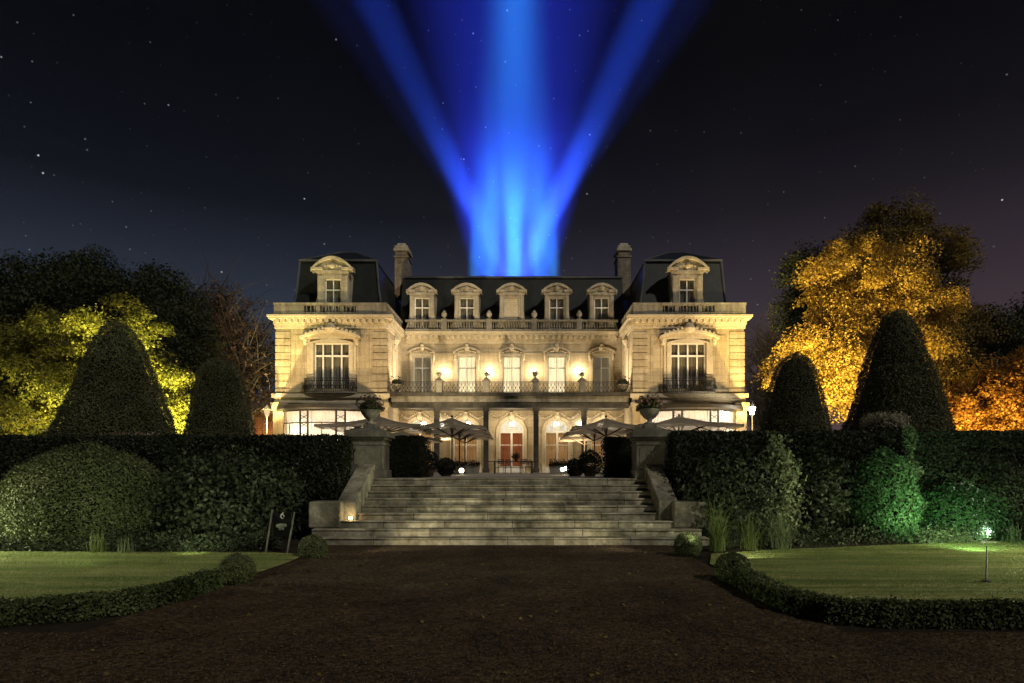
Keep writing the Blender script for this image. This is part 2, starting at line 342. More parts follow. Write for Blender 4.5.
# lawns (edges follow the clipped borders and the beds)
lawnL = [(-5.05, 7.22), (-4.75, 7.6), (-4.6, 8.2), (-4.5, 9.3), (-4.3, 10.2), (-4.25, 11.4), (-4.3, 12.45), (-5.2, 12.75), (-14, 12.9), (-30, 13), (-30, 6.85), (-10, 6.82), (-7, 6.86), (-5.65, 7.0)]
lawnR = [(3.45, 7.1), (3.85, 6.96), (5, 6.9), (8, 6.88), (30, 6.9), (30, 16.2), (12, 15.1), (8, 14.0), (4.9, 13.1), (3.6, 12.5), (3.2, 11.2), (3.2, 9.5), (3.2, 8.2), (3.24, 7.5)]
sheet('lawn', lawnL, .02, m_lawn); sheet('lawn', lawnR, .02, m_lawn)
sheet('flower_bed', [(-5.15, 12.2), (-5.15, 17.0), (-40, 17.0), (-40, 12.6)], .008, m_soil)
sheet('flower_bed', [(4.0, 12.3), (40, 12.3), (40, 17.0), (4.2, 17.0)], .008, m_soil)

# ------------------------------------------------------------------ foliage tools
def quads_obj(name, parts, parent=None):
    """parts: list of (verts(N,4,3), material)"""
    o_ = np.array(org(parent)); me = bpy.data.meshes.new(name)
    V = np.concatenate([p.reshape(-1, 3) for p, _ in parts]) - o_
    nq = len(V) // 4
    me.vertices.add(len(V)); me.vertices.foreach_set('co', V.astype(np.float32).ravel())
    me.loops.add(nq * 4); me.loops.foreach_set('vertex_index', np.arange(nq * 4, dtype=np.int32))
    me.polygons.add(nq); me.polygons.foreach_set('loop_start', (np.arange(nq) * 4).astype(np.int32))
    mi = np.concatenate([np.full(len(p), i, np.int32) for i, (p, _) in enumerate(parts)])
    for _, m in parts: me.materials.append(m)
    me.polygons.foreach_set('material_index', mi)
    me.update(calc_edges=True); me.validate()
    return link(name, me, parent)
def unit(a): return a / (np.linalg.norm(a, axis=1, keepdims=True) + 1e-9)
def leaves(P, size, nrm=None, spread=.9, asp=.55, up=0.0):
    n = len(P)
    d = rng.normal(size=(n, 3))
    if nrm is not None: d = unit(nrm) + d * spread
    d[:, 2] += up; d = unit(d)
    a = rng.normal(size=(n, 3)); u = unit(a - d * (a * d).sum(1, keepdims=True)); v = np.cross(d, u)
    s = (size * rng.uniform(.6, 1.4, n))[:, None]
    return np.stack([P - u * s * .5, P + v * s * asp * .5 + d * s * .12, P + u * s * .5, P - v * s * asp * .5 + d * s * .12], 1)
def blades(P, h, wd, lean=.5):
    n = len(P); a = rng.uniform(0, 6.283, n); dx = np.stack([np.cos(a), np.sin(a), 0 * a], 1)
    hh = (h * rng.uniform(.55, 1.25, n))[:, None]; ln = (rng.uniform(0, 1, n) * lean)[:, None]
    sd = np.stack([-np.sin(a), np.cos(a), 0 * a], 1) * wd
    up = np.array([[0, 0, 1.0]])
    m = P + up * hh * .62 + dx * hh * ln * .35; t = P + up * hh * (1 - .3 * ln) + dx * hh * ln
    q1 = np.stack([P - sd, P + sd, m + sd * .8, m - sd * .8], 1); q2 = np.stack([m - sd * .8, m + sd * .8, t + sd * .12, t - sd * .12], 1)
    return np.concatenate([q1, q2])
def wob(P, k, amp, seed=0.0):
    x, y, z = P[:, 0], P[:, 1], P[:, 2]
    return amp * (np.sin(k * x + 1.3 * z + seed) + np.sin(k * 1.7 * z - k * .8 * y + 2.1 + seed) + .7 * np.sin(k * 2.9 * x + k * 1.1 * y + seed * 2) + .6 * np.sin(k * 3.7 * z + k * 2.2 * x + 4)) / 3.3
def revolve(cx, cy, z0, prof, n, size, seed=0, amp=.05, k=2.0, sx=1., sy=1., asp=.55, depth=.05):
    """leaf cloud on a solid of revolution; prof = [(r,h)...] from bottom to top"""
    pr = np.array(prof); seg = np.diff(pr, axis=0); ln = np.hypot(seg[:, 0], seg[:, 1]); area = ln * (pr[:-1, 0] + pr[1:, 0]) * .5 + 1e-6
    i = rng.choice(len(seg), n, p=area / area.sum()); t = rng.uniform(0, 1, n)
    r = pr[i, 0] + seg[i, 0] * t; h = pr[i, 1] + seg[i, 1] * t; a = rng.uniform(0, 6.2832, n)
    nr = np.stack([np.cos(a) * seg[i, 1] / ln[i], np.sin(a) * seg[i, 1] / ln[i], -seg[i, 0] / ln[i]], 1)
    P = np.stack([np.cos(a) * r * sx, np.sin(a) * r * sy, h], 1)
    P = P + nr * (wob(P, k, amp, seed) + rng.normal(0, depth, n) - depth * .6)[:, None] + np.array([[cx, cy, z0]])
    lv = leaves(P, size, nr, .75, asp)
    g = []; S = 40
    for j in range(len(pr) - 1):
        for q in range(S):
            a0, a1 = 6.2832 * q / S, 6.2832 * (q + 1) / S
            g.append([[math.cos(a_) * r_ * sx, math.sin(a_) * r_ * sy, h_] for a_, r_, h_ in ((a0, pr[j, 0], pr[j, 1]), (a1, pr[j, 0], pr[j, 1]), (a1, pr[j + 1, 0], pr[j + 1, 1]), (a0, pr[j + 1, 0], pr[j + 1, 1]))])
    g = np.array(g); sh = g.reshape(-1, 3); rr_ = np.hypot(sh[:, 0], sh[:, 1]); f = np.clip((rr_ - .09 - amp) / (rr_ + 1e-6), .05, 1)
    sh[:, 0] *= f; sh[:, 1] *= f; sh[:, 2] = np.maximum(0, sh[:, 2] - .10 - amp * .5)
    return lv, sh.reshape(-1, 4, 3) + np.array([[[cx, cy, z0]]])
def sphere_prof(r, h0=0.0, squash=1.0, n=9, frm=-.75):
    return [(r * math.sqrt(max(0, 1 - s * s)), r * squash * s + h0) for s in [frm + (1 - frm) * i / (n - 1) for i in range(n)]]
def box_leaves(x0, x1, y0, y1, z0, z1, dens, size, amp=.06, k=1.6, seed=0, top=True, back=True, depth=.05, shave=.0):
    Ps, Ns = [], []
    def face(n, f, nr): 
        n = int(n); a = rng.uniform(0, 1, (n, 2)); P = f(a); Ps.append(P); Ns.append(np.tile(np.array([nr], float), (n, 1)))
    lx, ly, lz = x1 - x0, y1 - y0, z1 - z0
    face(lx * lz * dens, lambda a: np.stack([x0 + lx * a[:, 0], 0 * a[:, 0] + y0, z0 + lz * a[:, 1]], 1), (0, -1, 0))
    if top: face(lx * ly * dens, lambda a: np.stack([x0 + lx * a[:, 0], y0 + ly * a[:, 1], 0 * a[:, 0] + z1], 1), (0, 0, 1))
    if back: face(lx * lz * dens * .4, lambda a: np.stack([x0 + lx * a[:, 0], 0 * a[:, 0] + y1, z0 + lz * a[:, 1]], 1), (0, 1, 0))
    face(ly * lz * dens, lambda a: np.stack([0 * a[:, 0] + x0, y0 + ly * a[:, 0], z0 + lz * a[:, 1]], 1), (-1, 0, 0))
    face(ly * lz * dens, lambda a: np.stack([0 * a[:, 0] + x1, y0 + ly * a[:, 0], z0 + lz * a[:, 1]], 1), (1, 0, 0))
    P = np.concatenate(Ps); Nn = np.concatenate(Ns)
    dd = wob(P, k, amp, seed) + rng.normal(0, depth, len(P)); dd = np.where(Nn[:, 2] > .5, dd * .35, dd)
    P = P + Nn * dd[:, None]; P[:, 2] = np.maximum(P[:, 2], z0 + .01)
    g = amp * .8 + depth
    b = MB().box(x0 + g, x1 - g, y0 + g, y1 - g, z0, z1 - g * .6)
    core = np.array([[b.v[i] for i in f] for f in b.f])
    return leaves(P, size, Nn, .9), core
def cloud(blobs, nclump, nleaf, cr, size, shell=2.4, flat=.8, up=.2, asp=.6):
    vol = np.array([b[3] * b[4] * b[5] for b in blobs]) ** .8; pick = rng.choice(len(blobs), nclump, p=vol / vol.sum())
    B = np.array(blobs)[pick]; d = unit(rng.normal(size=(nclump, 3))); rad = rng.uniform(0, 1, nclump) ** (1 / shell)
    C = B[:, :3] + d * B[:, 3:6] * rad[:, None]
    sz = rng.uniform(.55, 1.35, nclump)
    idx = np.repeat(np.arange(nclump), nleaf)
    dd = unit(rng.normal(size=(len(idx), 3))); ax = np.stack([sz * rng.uniform(.8, 1.5, nclump), sz * rng.uniform(.8, 1.5, nclump), sz * rng.uniform(.5, .85, nclump)], 1) * cr
    rad = rng.uniform(0, 1, len(idx)) ** (1 / 3.2) * (1 + .22 * np.sin(dd[:, 0] * 5 + idx) * np.sin(dd[:, 2] * 4 + idx * 1.7))
    off = dd * ax[idx] * rad[:, None]; off[:, 2] -= .25 * (off[:, 0] ** 2 + off[:, 1] ** 2) / (cr + .1)
    P = C[idx] + off + rng.normal(0, .06, (len(idx), 3))
    return C, leaves(P, size, dd + np.array([[0, 0, .35]]), .6, asp, up)
def tree(name, x, y, blobs, nclump, nleaf, cr, size, m, label, group=None, trunk_r=.35, z0=TZ, limbs=60, bare=False, shell=2.4):
    t_ = empty(name, (x, y, z0), label, 'tree', group)
    C, lv = cloud(blobs, nclump, nleaf, cr, size, shell)
    top = max(b[2] + b[5] * .6 for b in blobs); low = min(b[2] - b[5] * .55 for b in blobs)
    b = MB(); H = top - z0; mid = [(x, y, z0 - .05)]
    for i in range(1, 6): mid.append((x + rng.normal(0, .02 * H), y + rng.normal(0, .02 * H), z0 + H * i / 5))
    rad = [trunk_r * 1.25] + [trunk_r * (1 - i / 5.6) for i in range(1, 6)]
    b.path(mid, rad, 9)
    for c in C[rng.permutation(len(C))[:limbs]]:
        f = float(np.clip((c[2] - z0) / H - .25, .22, .85)); k = f * 5; i0 = int(k); q = k - i0
        p0 = Vector(mid[i0]).lerp(Vector(mid[i0 + 1]), q); c = Vector(c); r0 = max(.03, rad[i0] * .38)
        md = p0.lerp(c, .5) + Vector((rng.normal(0, .3), rng.normal(0, .3), .35))
        b.path([p0, md, c], [r0, r0 * .55, .02], 5)
        if bare:
            for _ in range(5):
                e = c + Vector(rng.normal(0, 1, 3) * cr * 1.5) + Vector((0, 0, .5)); b.path([md.lerp(c, rng.uniform(.3, 1)), c.lerp(e, .6), e], [.035, .02, .008], 4)
    b.build('trunk', m_bark, t_, smooth=True)
    quads_obj('crown', [(lv, m)], t_)
    return t_

# ================================================================== CHATEAU
AX = -1.38; WY = 52.0; CYW = 58.2; GY = 57.0
ch = empty('chateau', (AX, WY, TZ), 'floodlit pale stone mansion with slate mansard roofs, two wings and a row of dormers', 'mansion')
def holes(b, x0, x1, z0, z1, ops, y, dep):
    """wall face at y (facing -y) with rectangular openings [(xa,xb,za,zb)] and reveals dep deep"""
    xs = sorted({x0, x1, *[o[0] for o in ops], *[o[1] for o in ops]}); zs = sorted({z0, z1, *[o[2] for o in ops], *[o[3] for o in ops]})
    for i in range(len(xs) - 1):
        for j in range(len(zs) - 1):
            cx, cz = (xs[i] + xs[i + 1]) / 2, (zs[j] + zs[j + 1]) / 2
            if any(o[0] < cx < o[1] and o[2] < cz < o[3] for o in ops): continue
            b.poly([(xs[i], y, zs[j]), (xs[i + 1], y, zs[j]), (xs[i + 1], y, zs[j + 1]), (xs[i], y, zs[j + 1])])
    for a, c, e, f in ops:
        b.poly([(a, y, e), (a, y, f), (a, y + dep, f), (a, y + dep, e)]); b.poly([(c, y, e), (c, y + dep, e), (c, y + dep, f), (c, y, f)])
        b.poly([(a, y, f), (c, y, f), (c, y + dep, f), (a, y + dep, f)]); b.poly([(a, y, e), (a, y + dep, e), (c, y + dep, e), (c, y, e)])
def curtain(name, m, parent, xa, xb, z0, z1, y, amp=.04, k=14):
    b = MB(); n = max(6, int((xb - xa) * 12)); pts = [(xa + (xb - xa) * i / n, y + amp * math.sin(i * 1.9)) for i in range(n + 1)]
    for p, q in zip(pts, pts[1:]): b.poly([(p[0], p[1], z0), (q[0], q[1], z0), (q[0], q[1], z1), (p[0], p[1], z1)])
    return b.build(name, m, parent)
def casement(parent, xa, xb, z0, z1, y, cols, transom, curt, gap=.0, bar=.07, cm=None):
    """timber window: frame sub-part, pane sub-part, curtain sub-part"""
    f = MB(); fw = bar
    f.box(xa, xa + fw, y, y + .09, z0, z1); f.box(xb - fw, xb, y, y + .09, z0, z1); f.box(xa + fw, xb - fw, y, y + .09, z1 - fw, z1); f.box(xa + fw, xb - fw, y, y + .09, z0, z0 + fw)
    for c in cols: f.box(xa + (xb - xa) * c - fw * .5, xa + (xb - xa) * c + fw * .5, y + .002, y + .088, z0 + fw, z1 - fw)
    if transom: f.box(xa + fw, xb - fw, y - .01, y + .094, transom - fw * .6, transom + fw * .6)
    f.build('frame', m_white, parent)
    MB().box(xa + .02, xb - .02, y + .04, y + .05, z0 + .02, z1 - .02).build('pane', m_glass, parent)
    if curt:
        curtain('curtain', curt, parent, xa - .1, xb + .1, z0 - .05, z1 + .05, y + .22)

# --- walls
CW, CO = 10.0, 19.0
wops, wing_c = {}, {-1: AX - 14.48, 1: AX + 14.48}
cu = [-8.15, -4.08, 0, 4.08, 8.15]
b = MB()
cops = [(AX + u - .8, AX + u + .8, 7.95, 12.0) for u in cu]
holes(b, AX - CW, AX + CW, 7.0, 14.2, cops, CYW, .3)
gops = [(AX + u - 1.08, AX + u + 1.08, TZ, 6.15) for u in (-8.15, -4.08, 0, 4.08, 8.15)]
holes(b, AX - CW, AX + CW, TZ, 7.5, gops, GY, .3)
b.poly([(AX - CW, GY, 7.5), (AX + CW, GY, 7.5), (AX + CW, CYW, 7.5), (AX - CW, CYW, 7.5)])
bb = MB().box(AX - CW, AX + CW, 75.5, 76, TZ, 14.2); bb.build('wall', m_stone, ch)
b.poly([(AX - CW, CYW + 2.2, TZ), (AX + CW, CYW + 2.2, TZ), (AX + CW, CYW + 2.2, 14.2), (AX - CW, CYW + 2.2, 14.2)])
for u in (-6.1, -2.04, 2.04, 6.1):      # wall panels between the windows
    x = AX + u
    b.box(x - .95, x - .88, CYW - .05, CYW + .02, 8.6, 12.3); b.box(x + .88, x + .95, CYW - .05, CYW + .02, 8.6, 12.3)
    b.box(x - .88, x + .88, CYW - .05, CYW + .02, 12.23, 12.3)
b.build('wall', m_stone, ch)
for s in (-1, 1):
    b = MB(); xi, xo, xc = AX + s * CW, AX + s * CO, wing_c[s]; a, c = min(xi, xo), max(xi, xo)
    op = [(xc - 1.45, xc + 1.45, 7.95, 12.0)]
    holes(b, a, c, 7.0, 14.2, op, WY, .35)
    holes(b, a, c, TZ, 7.0, [(xc - 3.3, xc + 3.3, TZ, 6.3)], WY, .35)
    for x in (xi, xo): b.poly([(x, WY, TZ), (x, 76, TZ), (x, 76, 14.2), (x, WY, 14.2)])
    b.poly([(a, 76, TZ), (c, 76, TZ), (c, 76, 14.2), (a, 76, 14.2)])
    b.poly([(a, WY + 4.5, TZ), (c, WY + 4.5, TZ), (c, WY + 4.5, 14.2), (a, WY + 4.5, 14.2)])
    # quoins: channelled blocks at both corners, wrapping onto the flank
    z = 8.35
    while z < 12.9:
        for x, sg in ((a, 1), (c, -1)):
            b.box(x - .05 * sg, x + 1.18 * sg, WY - .06, WY + .01, z, z + .50)
        for x in (a, c): b.box(x - .05, x + .05, WY - .055, WY + 1.1, z, z + .50)
        z += .575
    b.box(a - .04, c + .04, WY - .09, WY + .01, 7.97, 8.27)
    # raised wall panels beside the window
    for sg in (-1, 1):
        x = xc + sg * 2.62
        for q in (-.42, .36): b.box(x + q, x + q + .06, WY - .035, WY + .01, 8.7, 12.6)
        b.box(x - .36, x + .36, WY - .035, WY + .01, 12.54, 12.6); b.box(x - .36, x + .36, WY - .035, WY + .01, 8.7, 8.76)
    # ground floor corner piers with capitals
    for x, sg in ((a, 1), (c, -1)):
        b.box(x - .12 * sg, x + .75 * sg, WY - .35, WY + .01, TZ, 6.75); b.box(x - .28 * sg, x + .92 * sg, WY - .52, WY + .012, 6.75, 7.1)
        b.box(x - .2 * sg, x + .83 * sg, WY - .43, WY + .011, 6.45, 6.748)
    b.build('wall', m_stone, ch)
# flank pilaster and scroll on the inner sides of the wings
for s in (-1, 1):
    b = MB(); x = AX + s * CW
    for y in (54.2, 55.8): b.box(x - s * .07, x + s * .02, y - .12, y + .12, 8.3, 12.7)
    b.box(x - s * .16, x + s * .02, 54.3, 55.7, 12.0, 12.3); b.lathe([(.05, 0), (.28, .25), (.34, .5), (.2, .8), (.05, .95)], x - s * .1, 55, 12.3, 8)
    b.box(x - s * .05, x + s * .02, 54.45, 55.55, 8.6, 11.9)
    b.build('wall_panel', m_trim, ch)

# --- cornices with modillions
def cornice(b, x0, x1, y, z, depth=.7, ends=(0, 0)):
    e0, e1 = ends
    for zz, zt, dp in ((z, z + .28, .10), (z + .28, z + .40, .16), (z + .72, z + .86, depth * .82), (z + .86, z + 1.02, depth)):
        b.box(x0 - e0 * dp, x1 + e1 * dp, y - dp, y + .012, zz, zt)
    b.box(x0 - e0 * .18, x1 + e1 * .18, y - .18, y + .011, z + .40, z + .72)
    n = int((x1 - x0) / .5)
    for i in range(n):
        x = x0 + (i + .5) * (x1 - x0) / n; b.box(x - .13, x + .13, y - depth * .78, y - .17, z + .44, z + .70)
for s in (-1, 1):
    b = MB(); xi, xo = AX + s * CW, AX + s * CO; a, c = min(xi, xo), max(xi, xo)
    cornice(b, a, c, WY, 13.15, .56, (1, 1))
    for x, sg in ((xi, -s), (xo, s)):        # returns along the flanks
        y1 = CYW - .74 if x == xi else 76
        for zz, zt, dp in ((13.15, 13.43, .10), (13.43, 13.55, .16), (13.55, 13.87, .18), (13.87, 14.01, .46), (14.01, 14.17, .56)):
            dp *= .7 if x == xi else 1
            b.box(x - .011 * sg, x + dp * sg, WY + .012, y1, zz, zt)
        for i in range(12): 
            y = WY + .4 + i * .45; b.box(x + .12 * sg, x + .33 * sg, y - .1, y + .1, 13.61, 13.85)
    b.build('cornice', m_trim, ch)
b = MB(); cornice(b, AX - CW + .42, AX + CW - .42, CYW, 13.15, .6); b.build('cornice', m_trim, ch)

# --- roofs
def hip(b, x0, x1, y0, y1, z0, X0, X1, Y0_, Y1_, z1, bow=.0):
    q = [(x0, y0), (x1, y0), (x1, y1), (x0, y1)]; t_ = [(X0, Y0_), (X1, Y0_), (X1, Y1_), (X0, Y1_)]; n = 6; pr = None
    for i in range(n + 1):
        f = i / n; g = f - bow * math.sin(math.pi * f)
        g = f + bow * math.sin(math.pi * f)
        ring = [(a[0] + (c[0] - a[0]) * g, a[1] + (c[1] - a[1]) * g, z0 + (z1 - z0) * f) for a, c in zip(q, t_)]
        if pr:
            for k in range(4): b.poly([pr[k], pr[(k + 1) % 4], ring[(k + 1) % 4], ring[k]])
        pr = ring
    b.poly(pr); return pr
croof = MB(); hip(croof, AX - 10.4, AX + 10.4, 58.7, 75, 14.1, AX - 10.4, AX + 10.4, 60.6, 73.4, 19.85, .12)
o_roof = croof.build('roof', m_slate, ch)
r = MB(); r.box(AX - 10.4, AX + 10.4, 60.45, 60.75, 19.8, 19.98); r.build('ridge_flashing', m_lead, o_roof)
wing_roof = {}
for s in (-1, 1):
    b = MB(); xa, xb = AX + s * 10.55, AX + s * 18.0; ta, tb = AX + s * 11.45, AX + s * 17.72
    x0, x1, X0, X1 = min(xa, xb), max(xa, xb), min(ta, tb), max(ta, tb)
    hip(b, x0, x1, 52.8, 75, 14.1, X0, X1, 54.2, 73.6, 19.35, .10)
    X0 -= .12; X1 += .12
    ap = [(AX + s * 14.6 - .6, 57.2, 21.1), (AX + s * 14.6 + .6, 57.2, 21.1), (AX + s * 14.6 + .6, 70, 21.1), (AX + s * 14.6 - .6, 70, 21.1)]
    lo = [(X0, 54.05, 19.38), (X1, 54.05, 19.38), (X1, 73.7, 19.38), (X0, 73.7, 19.38)]
    for k in range(4): b.poly([lo[k], lo[(k + 1) % 4], ap[(k + 1) % 4], ap[k]])
    b.poly(ap); b.poly(lo)
    o = b.build('roof', m_slate, ch); wing_roof[s] = o
    f = MB()
    for px, tx in ((x0, X0), (x1, X1)): f.path([(px, 52.78, 14.2), (px + (tx - px) * .62, 53.62, 16.8), (tx, 54.12, 19.35)], [.09, .085, .08], 6)
    f.box(X0 - .05, X1 + .05, 53.98, 54.1, 19.28, 19.44)
    f.build('ridge_flashing', m_lead, o)
    f = MB()
    for k in range(4): f.tube(lo[k], ap[k], .07, seg=6); f.tube(ap[k], ap[(k + 1) % 4], .07, seg=6)
    f.build('hip_flashing', m_lead, o)
    # chimney
    c = MB(); X, Y = AX + s * 10.72, 62.0
    c.box(X - .62, X + .62, Y - .5, Y + 1.6, 18.5, 22.2)
    c.box(X - .55, X + .55, Y - .44, Y + 1.54, 22.2, 22.75); c.box(X - .72, X + .72, Y - .6, Y + 1.7, 22.1, 22.24)
    c.build('chimney', m_brick, o_roof)
    c = MB(); c.box(X - .72, X + .72, Y - .6, Y + 1.7, 22.752, 22.95); c.box(X - .62, X + .62, Y - .5, Y + 1.6, 22.952, 23.25); c.taper(X, Y + .55, 23.252, 23.55, .5, .95, .35, .8)
    c.build('chimney_cap', m_dormer, o_roof)

# --- balustrades
def balusters(b, x0, x1, y, z0, z1, step=.24):
    n = max(1, int((x1 - x0) / step))
    for i in range(n):
        x = x0 + (i + .5) * (x1 - x0) / n; h = z1 - z0
        b.lathe([(.05, 0), (.05, h * .1), (.035, h * .16), (.085, h * .38), (.04, h * .72), (.05, h * .86), (.05, h)], x, y, z0, 6)
for s in (-1, 1):
    xi, xo, xc = AX + s * CW, AX + s * CO, wing_c[s]; a, c = min(xi, xo), max(xi, xo); b = MB(); y = WY - .18
    b.box(a - .05, c + .05, y - .2, y + .2, 14.175, 14.40); b.box(a - .08, c + .08, y - .22, y + .22, 14.98, 15.16)
    sg = [(-2.15, -1.15), (-.85, .75), (1.05, 2.05)]; ed = [a] + [xc + q for p in sg for q in p] + [c]
    for i in range(0, 8, 2): b.box(ed[i], ed[i + 1], y - .16, y + .16, 14.402, 14.978)
    for p, q in sg: balusters(b, xc + p, xc + q, y, 14.40, 14.98, .26)
    for x in (a + .42, c - .42): b.box(x - .46, x + .46, y - .2, y + .2, 14.404, 14.976)
    for x, d_ in ((a + .12, 1), (c - .12, -1)):      # returns on the flanks
        b.box(x - .2, x + .2, y + .22, 58.0, 14.18, 14.4); b.box(x - .22, x + .22, y + .224, 58.0, 14.99, 15.155); b.box(x - .15, x + .15, y + .222, 58.0, 14.402, 14.985)
    b.build('balustrade', m_bal, ch)
b = MB(); y = CYW - .35; xa, xb = AX - CW + .4, AX + CW - .4
b.box(xa, xb, y - .18, y + .18, 14.175, 14.36); b.box(xa, xb, y - .18, y + .18, 15.06, 15.22)
pp = [AX + u for u in (-6.1, -2.04, 2.04, 6.1)]; e = [xa] + pp + [xb]
for i in range(5): balusters(b, e[i] + .26, e[i + 1] - .26, y, 14.36, 15.06, .23)
for x in pp: b.box(x - .25, x + .25, y - .22, y + .22, 14.362, 15.30)
ob = b.build('balustrade', m_bal, ch)
for x in pp: MB().lathe([(.1, 0), (.08, .1), (.24, .3), (.27, .5), (.2, .56), (.16, .68), (.05, .8)], x, y, 15.30, 10).build('finial', m_dormer, ob, smooth=True)

# --- dormers
def dormer(xc, y, z0, ww, wz, bw, sp, top, pw, flare, back, lit=None, grey=False):
    b = MB(); m = m_dormer
    b.box(xc - bw, xc - ww, y, y + .4, z0, wz); b.box(xc + ww, xc + bw, y, y + .4, z0, wz); b.box(xc - bw, xc + bw, y, y + .4, wz, sp)
    b.box(xc - bw + .05, xc - ww - .12, y - .07, y + .002, z0 + .3, wz + .2); b.box(xc + ww + .12, xc + bw - .05, y - .07, y + .002, z0 + .3, wz + .2)
    b.box(xc - bw - .08, xc + bw + .08, y - .14, y + .003, sp - .34, sp - .12)
    b.box(xc - pw, xc - pw * .45, y - .28, y + .5, sp - .1, sp + .1); b.box(xc + pw * .45, xc + pw, y - .28, y + .5, sp - .1, sp + .1)
    b.arc(xc, pw, sp, top - sp, .22, y - .3, y + .5, 14)
    b.arc(xc, pw * .93, sp - .1, (top - sp) * .92, 0, y - .04, y + .45, 14, fill=sp - .12)
    b.lathe([(.02, 0), (.2, .08), (.28, .25), (.2, .42), (.02, .5)], xc, y - .1, sp + .02, 8)
    for sg in (-1, 1):
        for q in range(4): b.lathe([(.02, 0), (.1, .05), (.1, .14), (.02, .18)], xc + sg * pw * (.2 + .14 * q), y - .08, sp + .06 + .05 * (3 - q), 6)
        # side volutes
        for i in range(5):
            w0 = flare * (1 - i / 5) ** 2; w1 = flare * (1 - (i + 1) / 5) ** 2; h0 = z0 + i * .28; h1 = h0 + .28
            xa = xc + sg * bw
            b.hexa([(xa, y + .02, h0), (xa + sg * (w0 + .02), y + .02, h0), (xa + sg * (w0 + .02), y + .3, h0), (xa, y + .3, h0), (xa, y + .02, h1), (xa + sg * (w1 + .02), y + .02, h1), (xa + sg * (w1 + .02), y + .3, h1), (xa, y + .3, h1)])
    # cheeks running back into the roof
    b.box(xc - bw, xc - bw + .1, y + .4, back, z0, sp); b.box(xc + bw - .1, xc + bw, y + .4, back, z0, sp)
    b.arc(xc, bw, sp - .02, (top - sp) * .8, .1, y + .5, back, 8)
    o = b.build('dormer', m, ch)
    casement(o, xc - ww, xc + ww, z0, wz, y + .2, (.5,), z0 + (wz - z0) * .68, m_curt_dark, bar=.085)
    return o
for i, u in enumerate(cu):
    o = dormer(AX + u, 57.98, 14.5, .68, 17.3, 1.1, 17.85, 18.55, 1.38, .35, 61.0)
    if i == 2:      # closed blind in the middle dormer
        for q in list(o.children):
            if q.name.startswith('curtain'): bpy.data.objects.remove(q)
        b = MB(); 
        for k in range(14): b.box(AX - .6, AX + .6, 58.14, 58.17, 14.6 + k * .19, 14.6 + k * .19 + .17)
        b.build('blind', m_trim, o)
for s in (-1, 1): dormer(wing_c[s], 52.25, 14.5, .66, 17.3, 1.25, 18.05, 19.05, 1.72, .75, 54.6)

# --- first floor windows
def hood(b, xc, hw, z, rise, y):
    b.arc(xc, hw, z, rise, .16, y - .30, y + .01, 12); b.arc(xc, hw - .08, z - .12, rise - .06, 0, y - .10, y + .009, 12, fill=z - .15)
    b.lathe([(.02, 0), (.2, .1), (.25, .3), (.16, .5), (.2, .58), (.03, .72)], xc, y - .2, z + rise - .42, 8)
    for sg in (-1, 1):
        b.box(xc + sg * (hw - .28), xc + sg * hw, y - .26, y + .008, z - .12, z + .02)
        b.lathe([(.02, 0), (.11, .1), (.13, .4), (.05, .75)], xc + sg * (hw - .16), y - .12, z - .85, 6)
        for q in range(3): b.lathe([(.02, 0), (.1, .06), (.02, .2)], xc + sg * (.32 + q * .24), y - .14, z + rise - .42 - q * .09, 6)
for i, u in enumerate(cu):
    x = AX + u; b = MB(); y = CYW
    for sg in (-1, 1):
        b.box(x + sg * .8, x + sg * 1.04, y - .14, y + .012, 7.95, 12.0); b.box(x + sg * 1.045, x + sg * 1.14, y - .06, y + .011, 7.95, 11.8)
    b.box(x - 1.04, x + 1.04, y - .14, y + .012, 12.0, 12.24)
    hood(b, x, 1.22, 12.42, .42, y)
    o = b.build('window', m_trim, ch)
    casement(o, x - .8, x + .8, 7.95, 12.0, y + .14, (.5,), 10.95, m_curt_lit if 1 <= i <= 3 else m_curt_dim, bar=.09)
